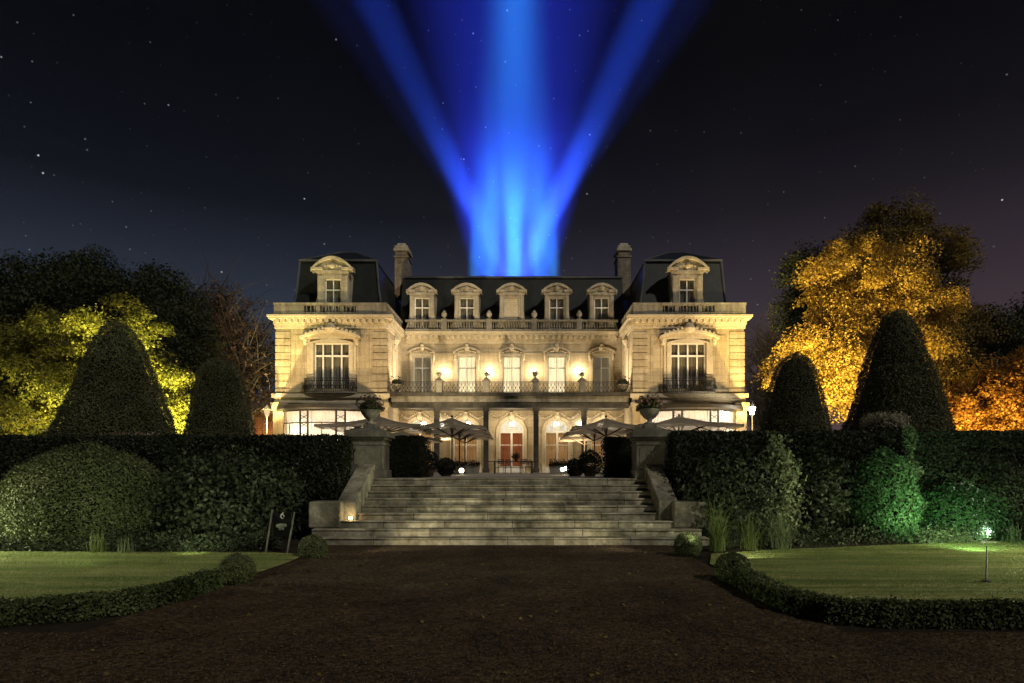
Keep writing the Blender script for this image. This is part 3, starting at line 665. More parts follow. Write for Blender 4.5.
for s in (-1, 1):
    x = wing_c[s]; b = MB(); y = WY
    for sg in (-1, 1):
        b.box(x + sg * 1.45, x + sg * 1.75, y - .16, y + .012, 7.95, 12.0); b.box(x + sg * 1.75, x + sg * 1.98, y - .07, y + .011, 7.95, 12.3)
        b.lathe([(.03, 0), (.16, .15), (.2, .5), (.12, .8), (.2, 1.0)], x + sg * 2.1, y - .14, 11.75, 8)
    b.arc(x, 1.75, 12.0, .30, 0, y - .16, y + .012, 12, fill=12.0)
    b.arc(x, 2.42, 12.45, .55, .2, y - .5, y + .01, 14); b.arc(x, 2.3, 12.36, .5, 0, y - .2, y + .009, 14, fill=12.3)
    b.lathe([(.05, 0), (.42, .1), (.55, .35), (.35, .6), (.3, .75), (.05, .85)], x, y - .3, 12.72, 10)
    for sg in (-1, 1):
        for q in range(5): b.lathe([(.02, 0), (.16, .1), (.14, .22), (.02, .3)], x + sg * (.6 + q * .34), y - .36, 12.95 - q * .1, 6)
    o = b.build('window', m_trim, ch)
    casement(o, x - 1.45, x + 1.45, 7.95, 12.0, y + .16, (.24, .5, .76), 10.95, m_curt_dark, bar=.12)
    # bellied iron balcony
    g = MB(); nb = 34
    def bel(tt, f):      # plan curve, f widens with belly
        return x + 2.12 * math.sin(tt) , y - (.25 + .62 * f * math.cos(tt) ** .8)
    zz = [(7.98, .55), (8.15, .95), (8.38, 1.12), (8.62, .95), (8.85, .62), (9.05, .6)]
    for k in range(nb + 1):
        tt = -1.45 + 2.9 * k / nb
        g.path([(*bel(tt, f), z) for z, f in zz], [.022] * 6, 4)
    for z, f in (zz[0], zz[2], zz[4], zz[5]): g.path([(*bel(-1.45 + 2.9 * k / 24, f), z) for k in range(25)], [.032] * 25, 4)
    for k in range(17):
        tt = -1.35 + 2.7 * k / 16; px_, py_ = bel(tt, 1.08)
        ring = [(px_ + .13 * math.cos(q * .785), py_ - .02, 8.33 + .17 * math.sin(q * .785)) for q in range(9)]; g.path(ring, [.022] * 9, 4)
    o = g.build('balcony_railing', m_iron, ch)
    b = MB(); n = 20
    for k in range(n):
        t0, t1 = -1.5 + 3 * k / n, -1.5 + 3 * (k + 1) / n; p0, p1 = bel(t0, .75), bel(t1, .75)
        b.hexa([(p0[0], p0[1], 7.86), (p1[0], p1[1], 7.86), (p1[0], y, 7.86), (p0[0], y, 7.86), (p0[0], p0[1], 7.975), (p1[0], p1[1], 7.975), (p1[0], y, 7.975), (p0[0], y, 7.975)])
    b.build('balcony_slab', m_bal, ch)

# --- string course and the terrace balcony over the loggia
for s in (-1, 1):
    xi, xo = AX + s * CW, AX + s * CO; a, c = min(xi, xo), max(xi, xo); b = MB()
    b.box(a - .1, c + .1, WY - .1, WY + .013, 7.12, 7.5); b.box(a - .28, c + .28, WY - .32, WY + .014, 7.52, 7.84); b.box(a - .18, c + .18, WY - .2, WY + .0135, 7.5, 7.52)
    b.build('string_course', m_trim, ch)
b = MB(); xa, xb = AX - CW + .3, AX + CW - .3
b.box(xa, xb, WY + .05, GY - .01, 7.2, 7.66); b.build('entablature', m_bal, ch)
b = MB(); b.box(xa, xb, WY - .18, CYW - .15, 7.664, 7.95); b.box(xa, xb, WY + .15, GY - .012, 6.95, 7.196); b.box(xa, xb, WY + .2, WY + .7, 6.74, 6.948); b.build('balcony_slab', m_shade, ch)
for u in (-6.0, -1.98, 2.12, 6.05):
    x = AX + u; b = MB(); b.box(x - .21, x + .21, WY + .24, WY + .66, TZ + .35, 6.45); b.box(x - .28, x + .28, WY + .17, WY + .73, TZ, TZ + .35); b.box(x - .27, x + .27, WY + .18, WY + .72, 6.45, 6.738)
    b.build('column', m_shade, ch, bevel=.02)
b = MB(); yr = WY + .02; z0, z1 = 7.99, 8.84
b.box(xa, xb, yr - .03, yr + .03, z1 - .05, z1); b.box(xa, xb, yr - .025, yr + .025, z0, z0 + .04); b.box(xa, xb, yr - .02, yr + .02, z1 - .19, z1 - .16)
n = int((xb - xa) / .3)
for i in range(n):
    x0 = xa + i * (xb - xa) / n; x1 = x0 + (xb - xa) / n; xm = (x0 + x1) / 2
    b.tube((x0, yr, z0), (x0, yr, z1), .018, seg=4)
    b.tube((x0, yr, z0 + .04), (x1, yr, z1 - .19), .015, seg=4); b.tube((x1, yr, z0 + .04), (x0, yr, z1 - .19), .015, seg=4)
    b.lathe([(.02, -.06), (.06, 0), (.02, .06)], xm, yr, (z0 + z1) / 2 - .06, 5)
b.build('balcony_railing', m_iron, ch)
bp = [AX + u for u in (-5.75, -1.9, 2.05, 5.85)]
for x in bp:
    b = MB(); b.box(x - .24, x + .24, yr - .26, yr + .22, 7.955, 8.82); b.taper(x, yr - .02, 8.82, 8.92, .32, .32, .32, .32); b.taper(x, yr - .02, 8.92, 9.16, .3, .3, .1, .1); b.build('balcony_pier', m_bal, ch)

# --- ground floor: arched glazed doors with fanlights, swags on the wall
for i, u in enumerate(cu):
    x = AX + u; b = MB(); y = GY; sp, rs = 5.05, 1.05; hw = 1.08
    for sg in (-1, 1): b.box(x + sg * hw, x + sg * (hw + .3), y - .12, y + .012, TZ, sp)
    n = 14                                     # voussoir ring and the spandrels that close the square opening
    for k in range(n):
        a0, a1 = math.pi * k / n, math.pi * (k + 1) / n
        pts = [(x + q * math.cos(a), sp + q * math.sin(a)) for a in (a0, a1) for q in (hw, hw + .3)]
        i0, o0, i1, o1 = pts
        b.hexa([(i0[0], y - .12, i0[1]), (o0[0], y - .12, o0[1]), (o0[0], y + .012, o0[1]), (i0[0], y + .012, i0[1]), (i1[0], y - .12, i1[1]), (o1[0], y - .12, o1[1]), (o1[0], y + .012, o1[1]), (i1[0], y + .012, i1[1])])
        zt = 6.16
        b.hexa([(i0[0], y + .014, i0[1]), (i1[0], y + .014, i1[1]), (i1[0], y + .2, i1[1]), (i0[0], y + .2, i0[1]), (i0[0], y + .014, zt), (i1[0], y + .014, zt), (i1[0], y + .2, zt), (i0[0], y + .2, zt)])
    b.lathe([(.04, 0), (.24, .12), (.3, .4), (.14, .7), (.2, .8)], x, y - .1, 6.0, 8)
    for sg in (-1, 1):
        for q in range(9):     # carved swag
            t_ = q / 8; b.lathe([(.02, 0), (.11, .07), (.11, .16), (.02, .22)], x + sg * (.45 + 1.35 * t_), y - .04, 6.55 - .5 * math.sin(math.pi * t_) * (.8), 6)
    o = b.build('door_surround', m_trim, ch)
    f = MB(); yy = y + .14
    f.box(x - hw, x - hw + .1, yy, yy + .08, TZ, sp); f.box(x + hw - .1, x + hw, yy, yy + .08, TZ, sp); f.box(x - hw + .1, x + hw - .1, yy - .01, yy + .09, sp - .09, sp + .09)
    f.box(x - .09, x + .09, yy - .005, yy + .085, TZ, sp - .09); f.box(x - hw + .1, x + hw - .1, yy + .002, yy + .078, 3.85, 3.93); f.box(x - hw + .1, x + hw - .1, yy + .003, yy + .077, TZ, TZ + .55)
    f.path([(x + (hw - .04) * math.cos(math.pi * k / 12), yy + .04, sp + (hw - .04) * math.sin(math.pi * k / 12)) for k in range(13)], [.07] * 13, 6)
    for k in (3, 6, 9): f.tube((x, yy + .04, sp + .1), (x + hw * .95 * math.cos(math.pi * k / 12), yy + .04, sp + hw * .95 * math.sin(math.pi * k / 12)), .045, seg=5)
    f.path([(x + .5 * math.cos(math.pi * k / 12), yy + .04, sp + .5 * math.sin(math.pi * k / 12)) for k in range(13)], [.045] * 13, 6)
    f.build('door_frame', m_white, o)
    MB().box(x - hw + .02, x + hw - .02, yy + .035, yy + .045, TZ + .02, 6.1).build('pane', m_glass, o)
    lower = m_curt_red if i == 2 else m_curt_ochre
    for sg in (-1, 1):       # drapes hang tied to both sides, the room shows between
        curtain('curtain', lower, o, x + min(sg * .08, sg * 1.15), x + max(sg * .08, sg * 1.15), TZ, sp + .02, y + .5, .06)
    curtain('fanlight_blind', m_curt_white, o, x - 1.2, x + 1.2, sp + .02, 6.3, y + .42, .0)

# --- bow windows
def bow(s):
    xc = wing_c[s]; A, Bd = 3.85, 2.6; n = 7; zt, zb = 6.36, TZ + .35
    def P(t, k=0.0): return (xc + (A + k) * math.sin(t), WY - (Bd + k) * math.cos(t))
    ts = [-1.5 + 3.0 * i / n for i in range(n + 1)]
    base = MB()
    for a0, a1 in zip(ts, ts[1:]):
        p, q, r_, u = P(a0, .12), P(a1, .12), P(a1, -.2), P(a0, -.2)
        base.hexa([(*p, TZ), (*q, TZ), (*r_, TZ), (*u, TZ), (*p, zb), (*q, zb), (*r_, zb), (*u, zb)])
    o = base.build('bow_window', m_trim, ch)
    f = MB(); g = MB()
    ts = [-1.5, -1.15, -.80, -.47, -.29, 0, .29, .47, .80, 1.15, 1.5]
    for k, t_ in enumerate(ts):
        p = P(t_)
        if abs(t_) in (.47, .29): f.tube((*p, zb), (*p, zt), .085, seg=6)
        elif abs(t_) == 1.5: f.tube((*p, zb), (*p, zt), .09, seg=6)
        else: f.tube((*p, zb), (*p, 5.35), .035, seg=5)
    for a0, a1 in zip(ts, ts[1:]):
        p, q = P(a0), P(a1)
        for z, r_ in ((zb + .04, .06), (zt - .06, .06), (5.35, .05)): f.tube((*p, z), (*q, z), r_, seg=5)
        if abs(a0 + a1) > .7 and abs(a0 + a1) < .8:      # slim ornamental bay between the paired mullions
            for z in (2.6, 3.4, 4.2, 5.0, 5.6): f.tube((*p, z), (*q, z + .35), .03, seg=4); f.tube((*q, z), (*p, z + .35), .03, seg=4)
        g.poly([(*p, zb), (*q, zb), (*q, zt), (*p, zt)])
    f.build('frame', m_iron, o); g.build('pane', m_glass, o)
    N_ = 28; tt = [-1.57 + 3.14 * i / N_ for i in range(N_ + 1)]
    def RP(t_, k): return (xc + max(.05, A + k * 1.35) * math.sin(t_), WY - max(.02, Bd + k) * math.cos(t_))
    def skin(b_, rings):
        for (k0, h0), (k1, h1) in zip(rings, rings[1:]):
            for a0, a1 in zip(tt, tt[1:]): b_.poly([(*RP(a0, k0), h0), (*RP(a1, k0), h0), (*RP(a1, k1), h1), (*RP(a0, k1), h1)])
    rm = MB(); skin(rm, [(-.15, 6.37), (.34, 6.37), (.40, 6.46), (.36, 6.72), (.20, 6.76)]); rm.build('gutter', m_iron, o)
    rf = MB(); skin(rf, [(.21, 6.75), (-.3, 6.84), (-.9, 6.95), (-1.5, 7.06), (-2.1, 7.11), (-2.55, 7.115)])
    for a0, a1 in zip(tt, tt[1:]): rf.poly([(*RP(a0, .1), 6.46), (*RP(a1, .1), 6.46), (xc, WY, 6.46)])
    rf.build('roof', m_bal, o)
    cb = MB()                   # drawn voile hanging inside the glass
    tm = [-1.42 + 2.84 * i / 90 for i in range(91)]
    for i, (a0, a1) in enumerate(zip(tm, tm[1:])):
        k0 = -.35 + .05 * math.sin(i * 1.7); k1 = -.35 + .05 * math.sin((i + 1) * 1.7); p, q = P(a0, k0), P(a1, k1)
        cb.poly([(*p, zb), (*q, zb), (*q, 6.3), (*p, 6.3)])
    cb.build('curtain', m_voile, o)
m_voile = cloth('voile', (.72, .66, .60), .6)
for s in (-1, 1):
    bow(s)
    for dx in (-1.6, 1.6): lamp('POINT', (wing_c[s] + dx, WY - .5, 4.6), 480, (1, .83, .68), size=.3)

# --- wall lamps
for u in (-6.1, -2.04, 2.04, 6.1):
    x = AX + u; b = MB(); b.box(x - .06, x + .06, CYW - .06, CYW, 10.2, 10.6); b.tube((x, CYW - .05, 10.35), (x, CYW - .3, 10.45), .025); o = b.build('wall_lamp', m_metal, ch)
    MB().lathe([(.03, 0), (.10, .06), (.12, .2), (.07, .34), (.02, .38)], x, CYW - .32, 10.45, 10).build('lamp_glass', m_globe_w, o, smooth=True)
    lamp('POINT', (x, CYW - .62, 10.6), 250, (1, .78, .46), size=.2)
for u in (-8.2 + 2.04 - 2.0, 8.2 + .0):
    x = AX + (u - .0); x = AX + (-6.12 if u < 0 else 6.12)
    b = MB(); b.box(x - .06, x + .06, GY - .06, GY, 5.3, 5.7); b.tube((x, GY - .05, 5.4), (x, GY - .3, 5.5), .025); o = b.build('wall_lamp', m_metal, ch)
    MB().lathe([(.03, 0), (.12, .07), (.15, .24), (.08, .4), (.02, .46)], x, GY - .32, 5.5, 10).build('lamp_glass', m_globe_w, o, smooth=True)
for u in (-8.15, -4.08, 0, 4.08, 8.15): lamp('POINT', (AX + u, GY - 1.7, 5.9), 210 if u else 290, (1, .80, .52), size=.25)

# --- hidden floodlights that wash the facade
for s in (-1, 1):
    xc = wing_c[s]
    warm = (1, .71, .34) if s < 0 else (1, .69, .31)
    lamp('SPOT', (xc + s * 3.5, 44.5, 1.9), 8200, warm, (xc + s * 2.5, WY, 11.5), .3, 80, .8)
    lamp('SPOT', (xc - s * 3.5, 44.0, 1.9), 5200, (1, .73, .38), (xc - s * 2.0, WY, 11), .3, 80, .8)
    lamp('SPOT', (AX + s * 19.6, 49.2, 2.2), 16000, (1, .86, .32) if s < 0 else (1, .66, .18), (AX + s * 18.6, WY, 13.0), .12, 46, .5)
    lamp('SPOT', (AX + s * 6.6, 53.2, 8.1), 2300, (1, .80, .54), (AX + s * CW, 54.6, 11.5), .2, 80, .7)     # washes the inner flank
    lamp('SPOT', (AX + s * 4.5, 41.0, 1.8), 15000, (1, .79, .46), (AX + s * 5, 58, 15.5), .3, 46, .8)

# ================================================================== STAIRS
sx0, sx1 = SX - 3.56, SX + 3.56
stairs = empty('stone_staircase', (SX, Y0, 0), 'broad flight of worn stone steps rising from the gravel to the terrace', 'staircase')
for k in range(9):
    b = MB(); hw = 4.5 if k < 1 else 4.42 if k < 2 else 3.9 if k < 3 else 3.56; ya = Y0 + k * TR; yb = ya + TR + .06 if k < 8 else ya + .9; z = (k + 1) * RS
    x = SX - hw
    while x < SX + hw - .01:                      # separate blocks with open joints and a rounded nosing
        ln = min(rng.uniform(1.0, 1.9), SX + hw - x)
        if SX + hw - x - ln < .5: ln = SX + hw - x
        jz = rng.uniform(-.004, .004)
        b.box(x + .003, x + ln - .003, ya + .022 + abs(jz), yb, z - RS - .05, z - .042 + jz); b.box(x + .003, x + ln - .003, ya - abs(jz) * 2, yb - .001, z - .036 + jz, z + jz)
        x += ln
    b.build('step', m_step, stairs, bevel=.012)
for s in (-1, 1):
    b = MB(); xi = SX + s * 3.56; xo = SX + s * 4.02
    b.hexa([(min(xi, xo), Y0 + .95, .25), (max(xi, xo), Y0 + .95, .25), (max(xi, xo), 17.2, .25), (min(xi, xo), 17.2, .25),
            (min(xi, xo), Y0 + .95, .93), (max(xi, xo), Y0 + .95, .93), (max(xi, xo), 17.2, 1.95), (min(xi, xo), 17.2, 1.95)])
    o = b.build('cheek_wall', m_step, stairs, bevel=.03)
    b = MB(); w_ = 4.58 if s < 0 else 4.62
    b.box(SX + s * 3.86, SX + s * w_, Y0 + .62, Y0 + 1.25, .322, .93); b.build('end_block', m_step, stairs, bevel=.035)
def pedestal(x, y, label):
    t_ = empty('pedestal', (x, y, .3), label, 'pedestal', 'pedestals flanking the steps')
    b = MB(); b.box(x - .42, x + .42, y - .36, y + .46, TZ + .22, 2.46); b.box(x - .47, x + .47, y - .41, y + .51, .3, TZ + .22)
    b.box(x - .34, x + .34, y - .38, y - .359, TZ + .36, 2.24); b.build('shaft', m_ped, t_, bevel=.015)
    b = MB(); b.box(x - .445, x + .445, y - .385, y + .485, 2.32, 2.38) ; b.box(x - .55, x + .55, y - .49, y + .59, 2.53, 2.68); b.box(x - .48, x + .48, y - .42, y + .52, 2.462, 2.528)
    b.taper(x, y + .05, 2.682, 2.78, .50, .50, .30, .30); b.taper(x, y + .05, 2.782, 2.895, .17, .17, .16, .16); b.build('cap', m_ped, t_, bevel=.012)
    return t_
PXL, PXR = SX - 3.78, SX + 3.78
pedestal(PXL, 17.3, 'square stone pedestal with moulded cap left of the steps, under the darker flower urn')
pedestal(PXR, 17.3, 'square stone pedestal with moulded cap right of the steps, under the pale-flowered urn')
def urn(x, y, z, label, pet, sc_=1.0, name='flower_urn', n=1500, grp=None, cat='urn'):
    t_ = empty(name, (x, y, z), label, cat, grp)
    b = MB(); b.lathe([(q * sc_, h * sc_) for q, h in ((.17, 0), (.17, .04), (.08, .08), (.07, .13), (.2, .22), (.29, .34), (.31, .42), (.34, .44), (.34, .47), (.28, .48), (.26, .42))], x, y, z, 18)
    b.build('urn', m_bal, t_, smooth=True)
    d = unit(rng.normal(size=(n, 3))); d[:, 2] = np.abs(d[:, 2]) * 1.0 - .12
    P = np.array([[x, y, z + .50 * sc_]]) + d * np.array([[.36, .36, .34]]) * sc_ * (rng.uniform(.2, 1, n) ** .5)[:, None]
    quads_obj('foliage', [(leaves(P, .075 * sc_, d, .9), m_box)], t_)
    m = n // 11; d = unit(rng.normal(size=(m, 3))); d[:, 2] = np.abs(d[:, 2]) * 1.1
    P = np.array([[x, y, z + .52 * sc_]]) + d * np.array([[.44, .44, .40]]) * sc_ * rng.uniform(.8, 1.15, (m, 1))
    quads_obj('flowers', [(leaves(P, .085 * sc_, d, .6, .9), pet)], t_)
    return t_
urn(PXL, 17.35, 2.90, 'stone urn of dark foliage on the pedestal left of the steps', m_russet, .82)
urn(PXR, 17.35, 2.90, 'stone urn of pinkish flowers on the pedestal right of the steps', m_flower, .86)
# ------------------------------------------------------------------ step light
sl_ = empty('step_light', (-4.15, Y0 + .93, .50), 'small glowing amber step light at the foot of the left cheek wall', 'step light')
b = MB(); b.box(-4.21, -4.09, Y0 + .93, Y0 + .955, .49, .57); b.build('housing', m_metal, sl_)
b = MB(); b.box(-4.20, -4.10, Y0 + .915, Y0 + .929, .50, .56); b.build('lens', emit('step_lens', (1, .7, .3), 6), sl_)
lamp('POINT', (-4.12, Y0 + .8, .56), 5, (1, .72, .38), size=.05)

# ================================================================== HEDGES AND GARDEN
def hedge(name, x0, x1, y0, y1, z1, label, dens, size, m, seed, amp=.09, z0=0.0, cat='hedge', group=None, k=1.6):
    lv, core = box_leaves(x0, x1, y0, y1, z0, z1, dens, size, amp, k, seed)
    return tag(quads_obj(name, [(core, m_core), (lv, m)]), label, cat, group)
hedge('hedge', -24, PXL - .42, 16.0, 17.5, PZ(437, 16.2), 'long dark clipped hedge along the terrace left of the stone steps', 900, .075, m_hedgedk, 1.0)
hedge('hedge', PXR + .42, 24, 16.0, 17.5, PZ(432, 16.2), 'long dark clipped hedge along the terrace right of the stone steps', 900, .075, m_hedgedk, 4.0)
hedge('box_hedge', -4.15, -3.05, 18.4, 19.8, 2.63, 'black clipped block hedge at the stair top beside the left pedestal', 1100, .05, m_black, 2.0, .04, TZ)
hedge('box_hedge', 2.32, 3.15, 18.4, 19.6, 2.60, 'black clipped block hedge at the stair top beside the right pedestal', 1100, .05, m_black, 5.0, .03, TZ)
def cone(px, ytop, hwpx, Y, label, n, seed):
    x = PX(px, Y); H = PZ(ytop, Y) - TZ; rb = hwpx * Y / F * 1.05
    pf = [(1, 0), (.97, .05), (.83, .24), (.66, .44), (.50, .64), (.375, .80), (.28, .895), (.20, .95), (.11, .985), (.001, 1)] if Y < 27 else [(1, 0), (.97, .05), (.84, .27), (.72, .49), (.60, .70), (.50, .83), (.42, .90), (.32, .95), (.18, .985), (.001, 1)]
    prof = [(rb * a, H * f) for a, f in pf]
    lv, core = revolve(x, Y, TZ, prof, int(n * 1.5), .062, seed, .075, 1.4, depth=.045)
    return tag(quads_obj('topiary_cone', [(core, m_core), (lv, m_yew)]), label, 'topiary', 'yew topiary cones behind the hedges')
cone(117, 322, 64, 24, 'tall dark yew cone in front of the yellow-lit tree', 42000, 1)
cone(220, 358, 39, 30, 'smaller dark yew cone between the tall cone and the mansion left wing', 26000, 2)
cone(897, 309, 58, 24, 'tallest dark yew cone, standing before the golden tree', 42000, 3)
cone(795, 354, 40, 30, 'smaller dark yew cone beside the bright lamp at the mansion right corner', 26000, 4)
# round shrubs in the beds
def mound(name, x, y, rx, rz, m, label, n, size, seed, amp=.06, group=None, z0=0.0, cat='shrub', ry=None, depth=.05, extra=None, frm=-.55):
    pr = sphere_prof(1.0, 0, 1.0, 11, frm); pr = [(r_ * rx, (h - pr[0][1]) * rz / (1 - pr[0][1])) for r_, h in pr]
    lv, core = revolve(x, y, z0, pr, n, size, seed, amp, 2.2 / rx, 1, (ry or rx) / rx, depth=depth)
    parts = [(core, m_core), (lv, m)] + (extra or [])
    return tag(quads_obj(name, parts), label, cat, group)
Y = 14.6; mound('round_shrub', PX(90, Y), Y, 72 * Y / F, PZ(446, Y), m_ball, 'huge rounded clipped shrub in front of the hedge by the left lawn', 46000, .055, 1, .07)
Y = 15.0; mound('leafy_shrub', PX(228, Y), Y + .3, 68 * Y / F, PZ(452, Y), m_hedge, 'loose leafy shrub with pale lit leaves between the huge round shrub and steps', 9000, .115, 2, .22, depth=.16)
Y = 14.6; mound('round_shrub', PX(-46, Y), Y + .3, 44 * Y / F, PZ(470, Y), m_hedge, 'rounded shrub cut off by the left photo edge beside the huge round shrub', 9000, .08, 7, .1)
Y = 15.2; mound('leafy_shrub', PX(735, Y), Y + .4, 50 * Y / F, PZ(447, Y), m_hedge, 'dark glossy leafy shrub right beside the stair end block', 9000, .11, 3, .2, depth=.15)
Y = 15.2; mound('leafy_shrub', PX(776, Y), Y + .0, 19 * Y / F, PZ(440, Y), m_pale, 'narrow pale-leaved upright shrub in the middle of the right hedge', 3200, .12, 4, .16, depth=.13)
Y = 15.3; mound('leafy_shrub', PX(822, Y), Y + .5, 38 * Y / F, PZ(455, Y), m_hedge, 'dark loose shrub between the pale upright shrub and green-lit column shrub', 6500, .11, 5, .2, depth=.15)
Y = 15.15; mound('column_shrub', PX(884, Y), Y, 30 * Y / F, PZ(449, Y), m_green, 'green-lit rounded column shrub below the flat-topped bush', 9000, .075, 6, .06)
def plume(px, pt, pb, Y, wd, n, m, label, name='feathery_shrub'):
    zt, zb = PZ(pt, Y), PZ(pb, Y); t_ = rng.uniform(0, 1, n); a = rng.uniform(0, 6.28, n); r_ = wd * (1 - t_ ** 1.5 * .75) * rng.uniform(0, 1, n) ** .5 * (1 + .5 * np.sin(t_ * 22))
    P = np.stack([PX(px, Y) + r_ * np.cos(a), Y + r_ * np.sin(a) * .8, zb + (zt - zb) * t_], 1)
    b = MB(); b.path([(PX(px, Y), Y, 0), (PX(px, Y), Y, (zt) * .5), (PX(px, Y), Y, zt)], [.04, .03, .01], 6)
    core = np.array([[b.v[i] for i in f] for f in b.f if len(f) == 4])
    return tag(quads_obj(name, [(core, m_bark), (leaves(P, .12, None, .9, .4, .3), m)]), label, 'shrub')
plume(909, 427, 548, 15.5, .34, 3600, m_pale, 'pale feathery upright conifer just right of the green-lit column shrub')
Y = 16.1; mound('round_shrub', PX(975, Y), Y + .5, 62 * Y / F, PZ(445, Y), m_hedge, 'large dark rounded shrub right end of the bed behind the green-lit flowers', 16000, .075, 8, .08)
Y = 15.35
fl = unit(rng.normal(size=(260, 3))); fl[:, 1] = -np.abs(fl[:, 1]); fl[:, 2] = np.abs(fl[:, 2])
fx = leaves(np.array([[PX(966, Y), Y, .15]]) + fl * np.array([[.98, .55, 1.22]]), .05, fl, .5, .9)
mound('flowering_shrub', PX(966, Y), Y, 40 * Y / F, 1.35, m_green, 'vivid green-lit shrub dotted with small white flowers by the spotlight', 9000, .08, 9, .14, ry=.6, depth=.09, extra=[(fx, m_flowerw)])
# flat-topped bush standing behind the right hedge
Y = 18.6; x = PX(884, Y); t_ = empty('flat_topped_bush', (x, Y, TZ), 'pale flat-topped clipped bush on stems rising above the right hedge', 'bush')
b = MB()
for q in range(6): b.path([(x + .1 * q - .25, Y, TZ), (x + (.1 * q - .25) * 1.6, Y, 2.3), (x + (.1 * q - .25) * 2.2, Y, 2.9)], [.03, .02, .012], 5)
b.build('stems', m_bark, t_)
lv, core = revolve(x, Y, 2.74, [(.05, 0), (.40, .04), (.58, .14), (.63, .30), (.56, .44), (.40, .50), (.01, .53)], 4200, .055, 2, .04, 4)
quads_obj('foliage', [(core, m_core), (lv, m_palebush)], t_)
# pinkish plant tops seen over the left hedge
Y = 17.2; P = np.stack([rng.normal(PX(128, Y), .32, 700), rng.normal(Y, .15, 700), rng.uniform(2.3, 2.66, 700)], 1)
tag(quads_obj('flower_cluster', [(leaves(P, .06, None), m_flower)]), 'pinkish flower heads poking out of the left hedge top below the tall cone', 'flowers')
# clipped balls
def ball(px, py, rpx, Y, label, seed, n=4200):
    x = PX(px, Y); r_ = rpx * Y / F; zc = PZ(py, Y)
    lv, core = revolve(x, Y, zc, sphere_prof(r_, 0, 1.0, 12, -.92), n, .030, seed, .010, 8, depth=.012)
    return tag(quads_obj('boxwood_ball', [(core, m_core), (lv, m_ball)]), label, 'topiary ball', 'boxwood balls beside the path')
ball(237, 570, 16.5, 9.35, 'clipped boxwood ball ending the left lawn border', 1)
ball(313, 549, 14, 12.2, 'small dark boxwood ball at the left foot of the steps', 2)
ball(688, 546, 13.5, 12.4, 'small boxwood ball at the right foot of the steps', 3)
ball(733, 569, 17, 9.6, 'clipped boxwood ball ending the right lawn border', 4)
# low clipped borders round the lawns
def border(pts, wd, h, label, n):
    pts = np.array(pts); sg = np.diff(pts, axis=0); ln = np.hypot(sg[:, 0], sg[:, 1]); L_ = ln.sum()
    i = rng.choice(len(sg), n, p=ln / L_); t_ = rng.uniform(-.1 / ln[i], 1 + .1 / ln[i]); base = pts[i] + sg[i] * t_[:, None]
    nr = np.stack([-sg[i, 1], sg[i, 0]], 1) / ln[i][:, None]
    u = rng.uniform(-1, 1, n); side = rng.uniform(0, 1, n) < .62
    off = np.where(side, np.sign(u) * wd / 2, u * wd / 2); z = np.where(side, rng.uniform(0, 1, n) * h, h)
    P = np.stack([base[:, 0] + nr[:, 0] * off, base[:, 1] + nr[:, 1] * off, z], 1)
    N3 = np.stack([np.where(side, nr[:, 0] * np.sign(u), 0), np.where(side, nr[:, 1] * np.sign(u), 0), np.where(side, .15, 1.)], 1)
    P += N3 * (wob(P, 5, .022, 1) + rng.normal(0, .016, n))[:, None]; P[:, 2] = np.maximum(P[:, 2], .005)
    b = MB()
    for q in range(len(sg)):
        a, c = pts[q], pts[q + 1]; m_ = np.array([-sg[q, 1], sg[q, 0]]) / ln[q] * (wd / 2 - .035)
        b.hexa([(*(a - m_), 0), (*(c - m_), 0), (*(c + m_), 0), (*(a + m_), 0), (*(a - m_), h - .035), (*(c - m_), h - .035), (*(c + m_), h - .035), (*(a + m_), h - .035)])
    core = np.array([[b.v[k] for k in f] for f in b.f])
    return tag(quads_obj('border_hedge', [(core, m_core), (leaves(P, .038, N3, .9), m_box)]), label, 'low hedge', 'low clipped borders of the lawns')
border([(-4.42, 9.0), (-4.45, 8.2), (-4.6, 7.55), (-4.95, 7.15), (-5.6, 6.9), (-7, 6.75), (-10, 6.72), (-14, 6.75)], .23, .235, 'low clipped box border curving round the left lawn', 42000)
border([(3.08, 9.25), (3.08, 8.2), (3.12, 7.5), (3.35, 7.0), (3.8, 6.85), (5, 6.8), (8, 6.78), (14, 6.8)], .23, .235, 'low clipped box border turning round the right lawn', 42000)
def arching(x, y, h, n, wd, lean):
    a = rng.uniform(0, 6.283, n); dx = np.stack([np.cos(a), np.sin(a), 0 * a], 1); sd = np.stack([-np.sin(a), np.cos(a), 0 * a], 1)
    L_ = (h * rng.uniform(.5, 1.35, n))[:, None]; ln = (rng.uniform(.12, 1, n) ** 1.2 * lean)[:, None]
    P = np.stack([rng.normal(x, .07, n), rng.normal(y, .07, n), np.zeros(n)], 1); up = np.array([[0, 0, 1.0]])
    ring = []
    for t in (0, .25, .5, .75, 1.0):
        ang = ln * t * 1.5; ring.append(P + (up * np.cos(ang * .6) * t + dx * np.sin(ang * .62) * t) * L_ + up * (-.32 * ln * t ** 3) * L_)
    q = []
    for k in range(4):
        w0, w1 = wd * (1 - .2 * k), wd * (1 - .2 * (k + 1)) * (.3 if k == 3 else 1); q.append(np.stack([ring[k] - sd * w0, ring[k] + sd * w0, ring[k + 1] + sd * w1, ring[k + 1] - sd * w1], 1))
    return np.concatenate(q)
